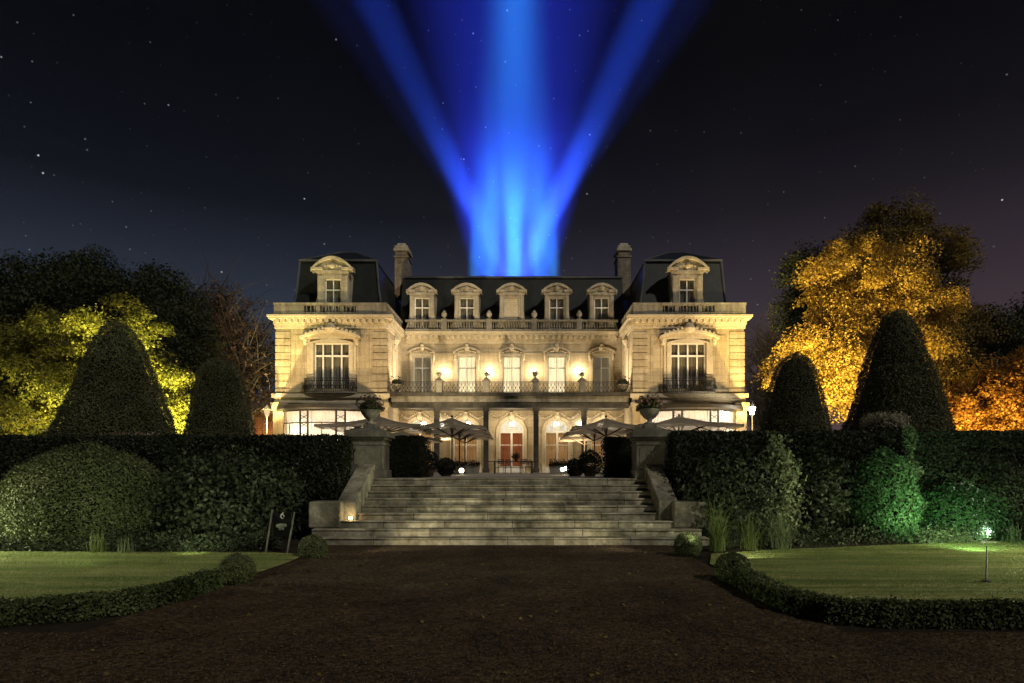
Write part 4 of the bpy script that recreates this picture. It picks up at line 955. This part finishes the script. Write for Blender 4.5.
# grasses and low plants
def tuft(px, py, h, n, m, label, clumps=1, lean=.9, name='grass_tuft', cat='grass clump', grp=None, wd=.007, spread=.3):
    x, y = GR(px, py); q = [arching(x + (rng.normal(0, spread) if clumps > 1 else 0), y + (rng.normal(0, .12) if clumps > 1 else 0), h * rng.uniform(.8, 1.1), n // clumps, wd, lean) for _ in range(clumps)]
    return tag(quads_obj(name, [(np.concatenate(q), m)]), label, cat, grp)
tuft(97, 553, .46, 110, m_grass, 'tuft of thin grass at the foot of the huge round shrub', 1, .8)
tuft(124, 554, .34, 40, m_pale, 'thin pale stalks right of the grass tuft by the huge shrub', 1, .35)
tuft(718, 551, .95, 190, m_grass, 'arching ornamental grass nearest the right stair end block', 1, 1.3)
tuft(750, 550, .85, 150, m_grass, 'arching ornamental grass second from the right stair end block', 1, 1.3)
tuft(782, 549, .98, 190, m_pale, 'bright arching ornamental grass below the pale upright shrub', 1, 1.3)
tuft(1014, 543, .45, 120, m_pale, 'yellowish strappy plant right of the ground spotlight', 1, 1.3, wd=.016)
x_, y_ = GR(948, 544); P = np.stack([rng.normal(x_, .42, 1500), rng.normal(y_ + .1, .14, 1500), np.abs(rng.normal(0, .17, 1500))], 1)
tag(quads_obj('silvery_plant', [(leaves(P, .06, None, .9, .4, .5), m_pale)]), 'silvery low plant in front of the flowering green shrub', 'plant')
def lowplants(x0, x1, y0, y1, n, m, label, h=.3):
    P = np.stack([rng.uniform(x0, x1, n), rng.uniform(y0, y1, n), np.zeros(n)], 1); P[:, 2] = np.abs(rng.normal(0, .5, n)).clip(0, 1) * h * (.6 + .4 * np.sin(P[:, 0] * 3.1) ** 2)
    if x0 > 0: P = P[P[:, 1] > np.interp(P[:, 0], [4.2, 8, 12, 16], [13.25, 14.25, 15.35, 16.0])]
    return tag(quads_obj('ground_cover', [(leaves(P, .07, None, .9, .5, .4), m)]), label, 'ground cover', kind='stuff')
lowplants(-13, -5.3, 12.95, 14.0, 14000, m_hedge, 'low dark ground cover along the back of the left lawn', .36)
lowplants(4.2, 15, 13.4, 16.0, 22000, m_hedge, 'low dark ground cover along the back of the right lawn', .40)
def inpoly(P, poly):
    c = np.zeros(len(P), bool); n = len(poly)
    for i in range(n):
        (x0, y0), (x1, y1) = poly[i], poly[(i + 1) % n]
        hit = ((y0 > P[:, 1]) != (y1 > P[:, 1])) & (P[:, 0] < (x1 - x0) * (P[:, 1] - y0) / (y1 - y0 + 1e-12) + x0); c ^= hit
    return c
for poly, xr, lab in ((lawnL, (-11.5, -4.4), 'short mown grass of the left lawn'), (lawnR, (3.1, 12.5), 'short mown grass of the right lawn')):
    P = np.stack([rng.uniform(*xr, 150000), rng.uniform(6.7, 15.5, 150000)], 1); P = P[inpoly(P, poly)]; P = np.concatenate([P, np.full((len(P), 1), .02)], 1)
    bl = blades(P, .022, .0035, .9); tag(quads_obj('mown_grass', [(bl[:len(P)], m_lawnblade)]), lab, 'grass', kind='stuff')

# loose gravel and fallen leaves on the drive
n = 26000; Yp = 4.6 + 9.4 * rng.uniform(0, 1, n) ** 1.7; Xp = rng.uniform(-1, 1, n) * (Yp * .85 + .5); ok = ((Xp > -4.2) & (Xp < 2.9)) | (Yp < 6.5); Xp, Yp = Xp[ok], Yp[ok]; n = len(Xp)
r_ = rng.uniform(.004, .011, n); ang = rng.uniform(0, 6.28, n); q = []
def pv_(k, hh, f): a_ = ang + k * 1.5708; return np.stack([Xp + np.cos(a_) * r_ * f * (1.3 if k % 2 else .9), Yp + np.sin(a_) * r_ * f * (1.3 if k % 2 else .9), hh * r_ + .001], 1)
for k in range(4): q.append(np.stack([pv_(k, 0, 1), pv_(k + 1, 0, 1), pv_(k + 1, .9, .6), pv_(k, .9, .6)], 1))
q.append(np.stack([pv_(k, .9, .6) for k in range(4)], 1))
m_peb = stone('pebble', (.016, .011, .0065), (.10, .070, .040), 30, .9, .2, 60)
tag(quads_obj('gravel', [(np.concatenate(q), m_peb)]), 'loose brown gravel of the drive', 'gravel', kind='stuff')
n = 420; P = np.stack([rng.uniform(-4.0, 2.8, n), rng.uniform(5, 14, n), np.full(n, .012)], 1)
tag(quads_obj('fallen_leaves', [(leaves(P, .05, np.tile([[0, 0, 1.]], (n, 1)), .25, .7), m_brown)]), 'scattered fallen leaves on the drive', 'leaves', kind='stuff')
# sign on two stakes
sx_, sy_ = GR(279, 553); t_ = empty('garden_sign', (sx_, sy_, 0), 'dark little sign panel with white mark between two leaning stakes', 'sign')
for p0, p1 in (((265.5, 553), (271.5, 510)), ((287, 553), (293.5, 512))):
    MB().tube((PX(p0[0], sy_), sy_, -.03), (PX(p1[0], sy_), sy_ + .05, PZ(p1[1], sy_)), .02, .018, 6).build('stake', stone('stake_wood', (.09, .085, .065), (.16, .15, .12), 3, .8, .2) if 'stake_wood' not in bpy.data.materials else bpy.data.materials['stake_wood'], t_)
MB().box(PX(272.5, sy_), PX(291, sy_), sy_ + .03, sy_ + .045, PZ(537, sy_), PZ(513, sy_)).build('panel', m_sign, t_)
b = MB(); cxm, czm = PX(282, sy_), PZ(516.5, sy_)
b.path([(cxm + .033 * math.cos(a), sy_ + .022, czm + .04 * math.sin(a) * 1.0) for a in [k * .7 - .2 for k in range(9)]], [.009] * 9, 5); b.tube((cxm - .03, sy_ + .022, czm + .03), (cxm + .02, sy_ + .022, czm + .075), .008, seg=5); b.build('white_mark', m_signmark, t_)
b = MB(); cxm, czm = PX(281, sy_), PZ(526, sy_)
b.path([(cxm - .1, sy_ + .022, czm), (cxm, sy_ + .022, czm), (cxm + .1, sy_ + .022, czm + .01)], [.03, .055, .03], 6); b.path([(cxm - .05, sy_ + .022, czm - .06), (cxm + .05, sy_ + .022, czm - .06)], [.03, .03], 6); b.build('grey_emblem', m_signleaf, t_)
# marker pin on the right lawn
x, y = GR(986, 582, .02); t_ = empty('lawn_pin', (x, y, .02), 'thin dark metal pin standing upright on the right lawn', 'pin')
MB().tube((x, y, .02), (x + .01, y, PZ(546, y)), .011, .009, 6).build('rod', m_iron, t_); MB().lathe([(.001, 0), (.07, 0), (.07, .012), (.02, .03), (.001, .03)], x, y, .02, 12).build('base_disc', m_iron, t_)
# ground spotlight in the right bed
def ground_spot(px, py, label, aim, power, color, Y=None, lens=30, cone_=110):
    x, y = GR(px, py + 8) if Y is None else (PX(px, Y), Y); z = .2
    t_ = empty('ground_spotlight', (x, y, 0), label, 'spotlight', 'ground spotlights in the flower beds')
    b = MB(); b.tube((x, y, 0), (x, y, z - .05), .015); b.build('spike', m_metal, t_)
    d = (Vector(aim) - Vector((x, y, z))).normalized()
    b = MB(); b.tube(Vector((x, y, z)) - d * .1, Vector((x, y, z)) + d * .05, .05, .07, 12); b.build('housing', m_metal, t_)
    b = MB(); b.tube(Vector((x, y, z)) + d * .051, Vector((x, y, z)) + d * .058, .062, .062, 12); b.build('lens', emit('spot_lens', color, lens), t_)
    lamp('SPOT', Vector((x, y, z)) + d * .1, power, color, aim, .05, cone_, .6)
    return t_
x, y = GR(990, 541)
g_ = ground_spot(990, 533, 'ground spotlight shining white at the edge of the right bed', (PX(880, 12), y - 3.4, .05), 110, (.92, .96, 1), cone_=130, lens=30)
GREEN = (.55, 1, .52)
lamp('SPOT', (PX(975, 12.6), 12.6, .3), 330, GREEN, (PX(962, 15.4), 15.4, .9), .08, 110, 1)
lamp('SPOT', (PX(935, 13.3), 13.3, .3), 170, GREEN, (PX(893, 15.1), 15.1, 1.3), .08, 100, 1)
lamp('SPOT', (PX(862, 12.9), 12.9, .3), 55, (.9, 1, .62), (PX(893, 14.6), 14.6, 1.5), .08, 100, 1)
lamp('SPOT', (PX(75, 9.6), 9.6, .3), 400, (.85, 1, .60), (PX(88, 13.2), 13.2, 1.2), .08, 50, 1)
lamp('SPOT', (PX(185, 12.0), 12.0, .25), 130, (.9, 1, .62), (PX(222, 15), 15, 1.1), .08, 100, 1)
lamp('SPOT', (PX(745, 11.6), 11.6, .25), 110, (.98, 1, .66), (PX(775, 15), 15, 1.1), .08, 100, 1)
lamp('SPOT', (PX(690, 12.0), 12.0, .4), 40, (.98, 1, .7), (PX(735, 15), 15, 1.3), .08, 100, 1)
lamp('SPOT', (-13.2, 12.4, .6), 3000, (.93, 1, .58), (-7, 9.6, .0), .06, 120, .8)
lamp('SPOT', (13.4, 11.8, .6), 4200, (.95, 1, .58), (7, 9.8, .0), .06, 120, .8)
# unseen spots added before the stairs to brighten the steps
lamp('SPOT', (-3.75, 12.5, .3), 300, (1, .88, .62), (SX - .2, 15.5, .7), .08, 62, 1)
lamp('SPOT', (2.75, 12.5, .3), 300, (1, .88, .62), (SX + .2, 15.5, .7), .08, 62, 1)

# ================================================================== TERRACE FURNITURE
def parasol(x, y, hw, eave, apex, label, name='parasol'):
    t_ = empty(name, (x, y, TZ), label, 'parasol', 'square parasols on the terrace')
    MB().tube((x, y, TZ), (x, y, apex), .04, .035, 8).build('pole', m_wood, t_)
    b = MB(); b.taper(x, y, TZ, TZ + .1, .4, .4, .38, .38); b.tube((x, y, TZ + .1), (x, y, TZ + .4), .07, .06, 8); b.build('base', m_metal, t_)
    b = MB(); n = 8; cs = [(x + hw * q[0], y + hw * q[1], eave + (.0 if abs(q[0]) == abs(q[1]) else .06)) for q in ((-1, -1), (0, -1), (1, -1), (1, 0), (1, 1), (0, 1), (-1, 1), (-1, 0))]
    ap = Vector((x, y, apex))
    for k in range(8):
        p, q = Vector(cs[k]), Vector(cs[(k + 1) % 8]); st = 5; prev = None
        for i in range(st + 1):
            f = i / st; a_ = ap.lerp(p, f) - Vector((0, 0, .10 * math.sin(math.pi * f))); c_ = ap.lerp(q, f) - Vector((0, 0, .10 * math.sin(math.pi * f))); m_ = (a_ + c_) / 2 - Vector((0, 0, .05 * f))
            if prev: b.poly([prev[0], prev[1], m_, a_]); b.poly([prev[1], prev[2], c_, m_])
            prev = (a_, m_, c_)
        mid = (p + q) / 2 - Vector((0, 0, .05)); b.poly([p, mid, mid - Vector((0, 0, .14)), p - Vector((0, 0, .14))]); b.poly([mid, q, q - Vector((0, 0, .14)), mid - Vector((0, 0, .14))])
    b.build('canopy', m_canopy, t_, smooth=False)
    for k in range(8):
        p = Vector(cs[k]); b = MB(); lo = ap.lerp(p, .02) - Vector((0, 0, .12)); b.path([lo, ap.lerp(p, .5) - Vector((0, 0, .15)), p - Vector((0, 0, .05))], [.03] * 3, 5)
        b.tube((x, y, apex - .95), ap.lerp(p, .56) - Vector((0, 0, .16)), .026, seg=5); b.build('rib', m_wood, t_)
    MB().lathe([(.03, 0), (.06, .04), (.05, .1), (.01, .14)], x, y, apex - .01, 8).build('finial', m_wood, t_)
    return t_
ap_ = PZ(417.5, 32.5)
par = parasol(PX(452, 32.5), 32.5, 1.72, 3.80, ap_, 'small grey parasol nearest the camera left of the glazed doors')
zt = TZ
def par_at(px, Y, lab): dup(par, (PX(px, Y), Y, TZ), None, lab)
par_at(459.5, 36.8, 'middle small parasol of the row left of the glazed doors')
par_at(465, 41, 'rearmost small parasol of the row left of the glazed doors')
par_at(606, 32.5, 'small grey parasol nearest the camera right of the glazed doors')
par_at(594.5, 37.6, 'middle small parasol of the row right of the glazed doors')
par_at(584.5, 43.5, 'rearmost small parasol of the row right of the glazed doors')
big = parasol(PX(379, 32.8), 32.8, 2.5, 3.84, PZ(416.0, 32.8), 'wide grey parasol partly hidden behind the left stone pedestal', 'wide_parasol')
dup(big, (PX(679, 32.8), 32.8, TZ), None, 'wide grey parasol in front of the right bow window beside the pedestal')
dup(big, (PX(402, 39.5), 39.5, TZ), None, 'wide parasol half hidden behind the left wide parasol and black hedge block', .88)
# clipped balls in pots on the terrace
def pot_ball(px, py, rpx, Y, label, seed, stem=.35):
    x = PX(px, Y); r_ = rpx * Y / F; zc = PZ(py, Y); t_ = empty('potted_topiary', (x, Y, TZ), label, 'potted plant', 'potted topiary on the terrace')
    b = MB(); b.lathe([(.17, 0), (.24, .3), (.27, .32), (.27, .37), (.22, .37), (.2, .3)], x, Y, TZ, 14); b.build('pot', m_terracotta, t_, smooth=True)
    b = MB(); b.tube((x, Y, TZ + .3), (x, Y, zc - r_ * .7), .03, .025, 6); b.build('stem', m_bark, t_)
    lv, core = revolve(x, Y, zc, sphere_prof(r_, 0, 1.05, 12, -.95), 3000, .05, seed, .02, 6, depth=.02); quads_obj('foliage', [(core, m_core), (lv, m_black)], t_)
pot_ball(590, 463, 12, 21.5, 'dark round potted topiary beside the right black hedge block', 1)
pot_ball(575, 468, 8.5, 23, 'smaller dark potted topiary left of the big round one', 2)
pot_ball(428, 461, 10.5, 21.5, 'dark round potted topiary beside the left black hedge block', 3)
pot_ball(446, 467, 9, 22.5, 'small dark potted topiary farther from the left black hedge block', 4)
# low globe lamps
def globe(px, py, rpx, Y, label):
    x = PX(px, Y); z = PZ(py, Y); r_ = rpx * Y / F; t_ = empty('globe_lamp', (x, Y, TZ), label, 'lamp', 'low globe lamps on the terrace')
    MB().lathe([(.08, 0), (.08, .03), (.03, .05), (.03, max(.06, z - r_ - TZ + .02))], x, Y, TZ, 10).build('foot', m_metal, t_)
    MB().lathe([(r_ * math.sqrt(max(0, 1 - s * s)) + .001, r_ * s) for s in [-1 + i / 5 for i in range(11)]], x, Y, z, 14).build('globe', m_globe, t_, smooth=True)
    lamp('POINT', (x, Y - r_ - .15, z + .1), 14, (1, .78, .5), size=.1)
globe(461.5, 470.5, 2.3, 27, 'low white globe lamp glowing under the left small parasols')
globe(562.5, 469.5, 2.0, 27, 'low globe lamp glowing left of the globe pair right of the doors')
globe(566.5, 468.3, 2.2, 29, 'low globe lamp glowing right of the globe pair right of the doors')
# planters with flowers
def planter(px, Y, ln, label):
    x = PX(px, Y); t_ = empty('flower_planter', (x, Y, TZ), label, 'planter', 'long flower planters on the terrace')
    b = MB(); b.taper(x, Y, TZ, TZ + .42, ln / 2 - .05, .2, ln / 2, .24); b.box(x - ln / 2 - .03, x + ln / 2 + .03, Y - .27, Y + .27, TZ + .42, TZ + .47); b.build('trough', m_bal, t_)
    n = 1400; P = np.stack([rng.uniform(x - ln / 2, x + ln / 2, n), rng.normal(Y, .15, n), TZ + .45 + np.abs(rng.normal(0, .13, n))], 1); quads_obj('foliage', [(leaves(P, .09, None), m_dark)], t_)
    n = 350; P = np.stack([rng.uniform(x - ln / 2, x + ln / 2, n), rng.normal(Y, .17, n), TZ + .55 + np.abs(rng.normal(0, .15, n))], 1); quads_obj('flowers', [(leaves(P, .085, None, .9, .9), m_flower)], t_)
planter(467, 38, 1.5, 'long planter of reddish flowers behind the left globe lamp')
planter(566, 38, 2.0, 'long planter of dark flowers behind the pair of globe lamps')
# table and chairs
Y = 40.0; xa, xb = PX(489, Y), PX(538, Y); xm = (xa + xb) / 2
t_ = empty('terrace_table', (xm, Y, TZ), 'long dark terrace table with crossed legs before the central door', 'table')
b = MB(); b.box(xa, xb, Y - .45, Y + .45, TZ + .72, TZ + .77); b.build('tabletop', m_wood, t_, bevel=.01)
for sx2 in (xa + .35, xb - .35):
    for q in (-1, 1): MB().tube((sx2, Y - q * .38, TZ), (sx2, Y + q * .38 + .02 * q, TZ + .72), .03, seg=6).build('leg', m_iron, t_)
MB().tube((xa + .35, Y, TZ + .36), (xb - .35, Y, TZ + .36), .02, seg=6).build('stretcher', m_iron, t_)
def chair(x, y, rz, label):
    t_ = empty('bistro_chair', (x, y, TZ), label, 'chair', 'iron chairs at the terrace table')
    b = MB(); b.box(x - .2, x + .2, y - .2, y + .2, TZ + .44, TZ + .47); b.build('seat', m_wood, t_, bevel=.01)
    for dx in (-.18, .18):
        MB().tube((x + dx, y - .18, TZ), (x + dx * .95, y - .17, TZ + .44), .014, seg=6).build('leg', m_iron, t_)
        MB().path([(x + dx, y + .2, TZ), (x + dx * .95, y + .18, TZ + .45), (x + dx * .95, y + .24, TZ + .9)], [.014] * 3, 6).build('leg', m_iron, t_)
    b = MB()
    for q in range(4): b.box(x - .18, x + .18, y + .2 + q * .012, y + .215 + q * .012, TZ + .58 + q * .085, TZ + .63 + q * .085)
    b.build('backrest', m_wood, t_)
    t_.rotation_euler = (0, 0, rz); return t_
c0 = chair(xm - .75, Y - .75, math.pi, 'dark iron chair at the near side of the terrace table, left one')
dup(c0, (xm + .6, Y - .72, TZ), math.pi + .1, 'dark iron chair at the near side of the terrace table, right one')
dup(c0, (xm - .35, Y + .8, TZ), .1, 'dark iron chair behind the left half of the terrace table')
dup(c0, (xm + .95, Y + .8, TZ), -.1, 'dark iron chair behind the right half of the terrace table')
x = PX(516, Y); t_ = empty('potted_plant', (x, Y, TZ + .77), 'small dark potted plant on the terrace table', 'potted plant')
MB().lathe([(.08, 0), (.11, .16), (.12, .18), (.1, .18)], x, Y, TZ + .77, 12).build('pot', m_terracotta, t_, smooth=True)
P = np.array([[x, Y, TZ + 1.07]]) + rng.normal(0, .11, (500, 3)); quads_obj('foliage', [(leaves(P, .08, None), m_dark)], t_)
# urns with plants on the balcony piers
for i, xx in enumerate(bp):
    urn(xx, yr - .02, 9.16, ['balcony urn plant above the leftmost loggia column', 'balcony urn plant left of the middle lit window', 'bushy dark balcony urn plant right of the middle lit window', 'balcony urn plant above the rightmost loggia column'][i], m_dark, .62 if i != 2 else .72, 'balcony_urn', 500, 'plant urns on the balcony piers', 'urn')
for s, lab in ((-1, 'leafy pot at the left end of the balcony against the wing'), (1, 'leafy pot at the right end of the balcony against the wing')):
    urn(AX + s * (CW - .75), yr + .45, 7.95, lab, m_russet, 1.5, 'balcony_pot', 700, 'leafy pots at the balcony ends', 'pot')
# lamp posts at the corners
def lamp_post(px, py, Y, label, lit):
    x = PX(px, Y); z = PZ(py, Y); t_ = empty('lamp_post', (x, Y, TZ), label, 'lamp post')
    b = MB(); b.lathe([(.16, 0), (.16, .1), (.09, .3), (.06, .8), (.05, z - TZ - .35), (.09, z - TZ - .3), (.03, z - TZ - .26)], x, Y, TZ, 10); b.build('post', m_metal if lit else m_bal, t_, smooth=True)
    MB().lathe([(.14, -.34), (.27, .18), (.27, .2), (.02, .22)], x, Y, z, 6).build('lantern_glass', m_globe_w if lit else m_lant, t_)
    MB().lathe([(.33, .2), (.15, .40), (.03, .5), (.03, .58)], x, Y, z, 6).build('lantern_top', m_metal if lit else m_trim, t_)
    return x, z
m_lant = emit('dim_lantern', (1, .72, .35), .9)
x, z = lamp_post(752, 410, 49.5, 'bright white lamp post at the right corner of the mansion', True)
lamp('POINT', (x, 49.1, z), 1500, (1, .88, .66), size=.25)
lamp_post(267, 412, 51, 'pale unlit-looking lantern post at the left corner of the mansion', False)
# brick annexe at the left
t_ = empty('annexe', (PX(255, 56), 56, TZ), 'low brick outbuilding with dark roof left of the mansion', 'outbuilding')
b = MB(); xa, xb = -27.5, AX - CO - .3; zt = PZ(408.5, 56); b.box(xa, xb, 56, 60, TZ, zt); b.build('wall', m_redbrick, t_)
b = MB()
for q in (-26.5, -24.2, -21.6): b.box(q - .3, q + .3, 55.9, 56.01, TZ, zt - .4)
b.box(xa, xb, 55.88, 56.011, zt - .42, zt - .002); b.build('stone_bands', m_trim, t_)
b = MB(); b.box(xa - .2, xb, 55.6, 60.3, zt, zt + .32); b.build('roof', m_lead, t_)
lamp('POINT', (PX(262, 54.4), 54.4, 4.4), 200, (1, .70, .36), size=.2)

# ================================================================== TREES
def blob(px, py, rxp, ryp, Y, dep=None): 
    k = Y / F; return (PX(px, Y), Y, PZ(py, Y), rxp * k, (dep or rxp) * k, ryp * k)
tree('broadleaf_tree', PX(85, 36), 36, [blob(60, 370, 75, 55, 36), blob(120, 345, 50, 48, 35), blob(20, 390, 55, 55, 36), blob(140, 395, 45, 45, 36), blob(90, 415, 80, 40, 35)], 235, 520, 1.0, .16, m_yellow, 'yellow-green floodlit tree behind the tall left yew cone', trunk_r=.4)
tree('broadleaf_tree', PX(100, 52), 52, [blob(115, 300, 58, 45, 52), blob(150, 320, 42, 50, 51), blob(75, 290, 45, 35, 53)], 150, 300, 1.35, .24, m_dark, 'tallest dark tree behind the yellow-green floodlit tree', 'dark trees left of the mansion', .5)
tree('broadleaf_tree', PX(20, 50), 50, [blob(20, 310, 55, 48, 50), blob(-30, 330, 55, 60, 50), blob(40, 285, 25, 22, 49)], 150, 300, 1.35, .24, m_dark, 'dark tree at the left photo edge with a pale patch in its crown', 'dark trees left of the mansion', .5)
tree('broadleaf_tree', PX(175, 47), 47, [blob(178, 350, 36, 60, 47), blob(185, 390, 34, 45, 47)], 110, 280, 1.25, .22, m_dark, 'dark tree between the yellow-green tree and the russet tree', 'dark trees left of the mansion', .4)
tree('russet_tree', PX(230, 56), 56, [blob(222, 345, 48, 60, 56), blob(245, 385, 42, 50, 56), blob(205, 310, 25, 25, 56)], 520, 22, 1.3, .26, m_russet, 'thinning russet tree behind the smaller left yew cone', None, .45, TZ, 200, True)
tree('golden_tree', PX(872, 42), 42, [blob(868, 282, 58, 45, 42), blob(835, 295, 32, 36, 41), blob(900, 320, 52, 45, 42), blob(828, 365, 52, 48, 41), blob(885, 370, 60, 50, 41), blob(925, 395, 50, 40, 41)], 300, 560, 1.12, .155, m_orange, 'big golden autumn tree lit from below behind the tallest yew cone', None, .55)
tree('broadleaf_tree', PX(915, 48), 48, [blob(898, 248, 58, 40, 48), blob(935, 290, 38, 55, 48), blob(950, 350, 35, 55, 48), blob(880, 262, 40, 36, 47)], 150, 330, 1.2, .2, m_brown, 'brown-leaved dim tree rising above and behind the golden tree', None, .5)
tree('broadleaf_tree', PX(812, 47), 47, [blob(812, 285, 26, 38, 47), blob(800, 320, 16, 30, 47)], 60, 280, 1.2, .22, m_dark, 'dark tree peeping out left of the golden tree', None, .35)
tree('broadleaf_tree', PX(985, 50), 50, [blob(990, 350, 45, 42, 50), blob(955, 375, 40, 45, 50), blob(1030, 340, 45, 40, 50)], 150, 300, 1.35, .24, m_dark, 'dark spreading tree between the golden tree and amber tree', None, .4)
tree('amber_tree', PX(1000, 36), 36, [blob(1005, 400, 48, 38, 36), blob(1035, 385, 45, 42, 36), blob(965, 418, 35, 25, 36)], 170, 420, .9, .145, m_amber, 'amber autumn tree at the right photo edge lit from below', None, .35)
tree('bare_tree', PX(762, 66), 66, [blob(764, 385, 24, 50, 66), blob(775, 350, 14, 22, 66)], 130, 6, 1.3, .22, m_russet, 'faint bare tree right of the mansion behind the lamp post', None, .3, TZ, 110, True)
# lamps on the trees
lamp('SPOT', (PX(158, 31.5), 31.5, 1.8), 24000, (1, .92, .36), (PX(125, 36), 36, 8.0), .2, 100, .8)
lamp('SPOT', (PX(30, 29.5), 29.5, 1.8), 1300, (1, .86, .40), (PX(40, 36), 36, 6.0), .2, 100, .8)
lamp('SPOT', (PX(778, 33), 33, 1.8), 56000, (1, .77, .30), (PX(838, 42), 42, 10.5), .2, 66, .9)
lamp('SPOT', (PX(985, 31.5), 31.5, 1.8), 8000, (1, .70, .24), (PX(1000, 36), 36, 5.0), .2, 110, .8)

# ================================================================== SEARCHLIGHT BEAMS AND AIR
def beam(x0, ptop, half, power, color, Yt=112.0, ytop=0, z=14.0):
    return lamp('SPOT', (x0, 85.0, z), power, color, (PX(ptop, Yt), Yt, PZ(ytop, Yt)), .3, half * 2, 1.0)
DB = (.032, .29, 1.0); VB = (.022, .085, .9)
B0 = 1.95e8
for x_, p_, k_ in ((-8.6, 503, .55), (-6.2, 508, .75), (-1.8, 515, 1.7), (2.6, 522, .75), (5.0, 527, .55)): beam(x_, p_, 3.3, B0 * k_, DB, Yt=130, z=9)
beam(6.0, 374, 3.0, B0 * 1.35, VB, z=9); beam(-9.4, 651, 3.2, B0 * 2.0, VB, z=9)
beam(-2, 515, 16, .8e8, (.03, .06, 1), z=9); beam(-15, 685, 3.4, .5e8, (.05, .11, 1), z=9); beam(11, 340, 3.4, .25e8, (.05, .11, 1), z=9)  # the broad beam is added for blue glow between the searchlights
# added mist volume, density shaped by height to brighten the lower beams
b = MB(); b.box(-34, 32, 77.5, 128, 3, 74); ms = b.build('mist', m_lead); tag(ms, 'mist volume added to brighten the searchlights just above the roof', 'mist', kind='stuff')
M = MT('beam_boost_mist'); pv = M.n('ShaderNodeVolumePrincipled'); pv.inputs['Color'].default_value = (.9, .95, 1, 1); pv.inputs['Anisotropy'].default_value = 0
g = M.n('ShaderNodeNewGeometry'); sp_ = M.n('ShaderNodeSeparateXYZ'); M.l(g.outputs['Position'], sp_.inputs[0])
mr_ = M.n('ShaderNodeMapRange', interpolation_type='SMOOTHSTEP'); mr_.inputs[1].default_value = 62; mr_.inputs[2].default_value = 27; mr_.inputs[3].default_value = 0; mr_.inputs[4].default_value = .00028; M.l(sp_.outputs[2], mr_.inputs[0])
nz_ = M.n('ShaderNodeTexNoise'); nz_.inputs['Scale'].default_value = .12; nz_.inputs['Detail'].default_value = 3; M.l(g.outputs['Position'], nz_.inputs['Vector'])
mr2 = M.n('ShaderNodeMapRange'); mr2.inputs[1].default_value = .3; mr2.inputs[2].default_value = .7; mr2.inputs[3].default_value = .55; mr2.inputs[4].default_value = 1.4; M.l(nz_.outputs[0], mr2.inputs[0])
mu_ = M.n('ShaderNodeMath', operation='MULTIPLY'); mr3 = M.n('ShaderNodeMapRange', interpolation_type='SMOOTHSTEP'); mr3.inputs[1].default_value = 25; mr3.inputs[2].default_value = 43; mr3.inputs[3].default_value = .10; mr3.inputs[4].default_value = 1.25; M.l(sp_.outputs[2], mr3.inputs[0])
mq = M.n('ShaderNodeMath', operation='MULTIPLY'); M.l(mr_.outputs[0], mq.inputs[0]); M.l(mr3.outputs[0], mq.inputs[1]); M.l(mq.outputs[0], mu_.inputs[0]); M.l(mr2.outputs[0], mu_.inputs[1]); M.l(mu_.outputs[0], pv.inputs['Density'])
M.l(pv.outputs[0], M.out.inputs['Volume']); ms.data.materials[0] = M.m
b = MB(); b.box(-160, 160, -12, 190, -2.5, 175)
hz = b.build('haze', m_lead); tag(hz, 'thin night mist carrying the blue searchlight beams', 'haze', kind='stuff')
M = MT('night_mist'); pv = M.n('ShaderNodeVolumePrincipled'); pv.inputs['Density'].default_value = .00006; pv.inputs['Color'].default_value = (.9, .93, 1, 1); pv.inputs['Anisotropy'].default_value = 0
M.l(pv.outputs[0], M.out.inputs['Volume']); hz.data.materials[0] = M.m
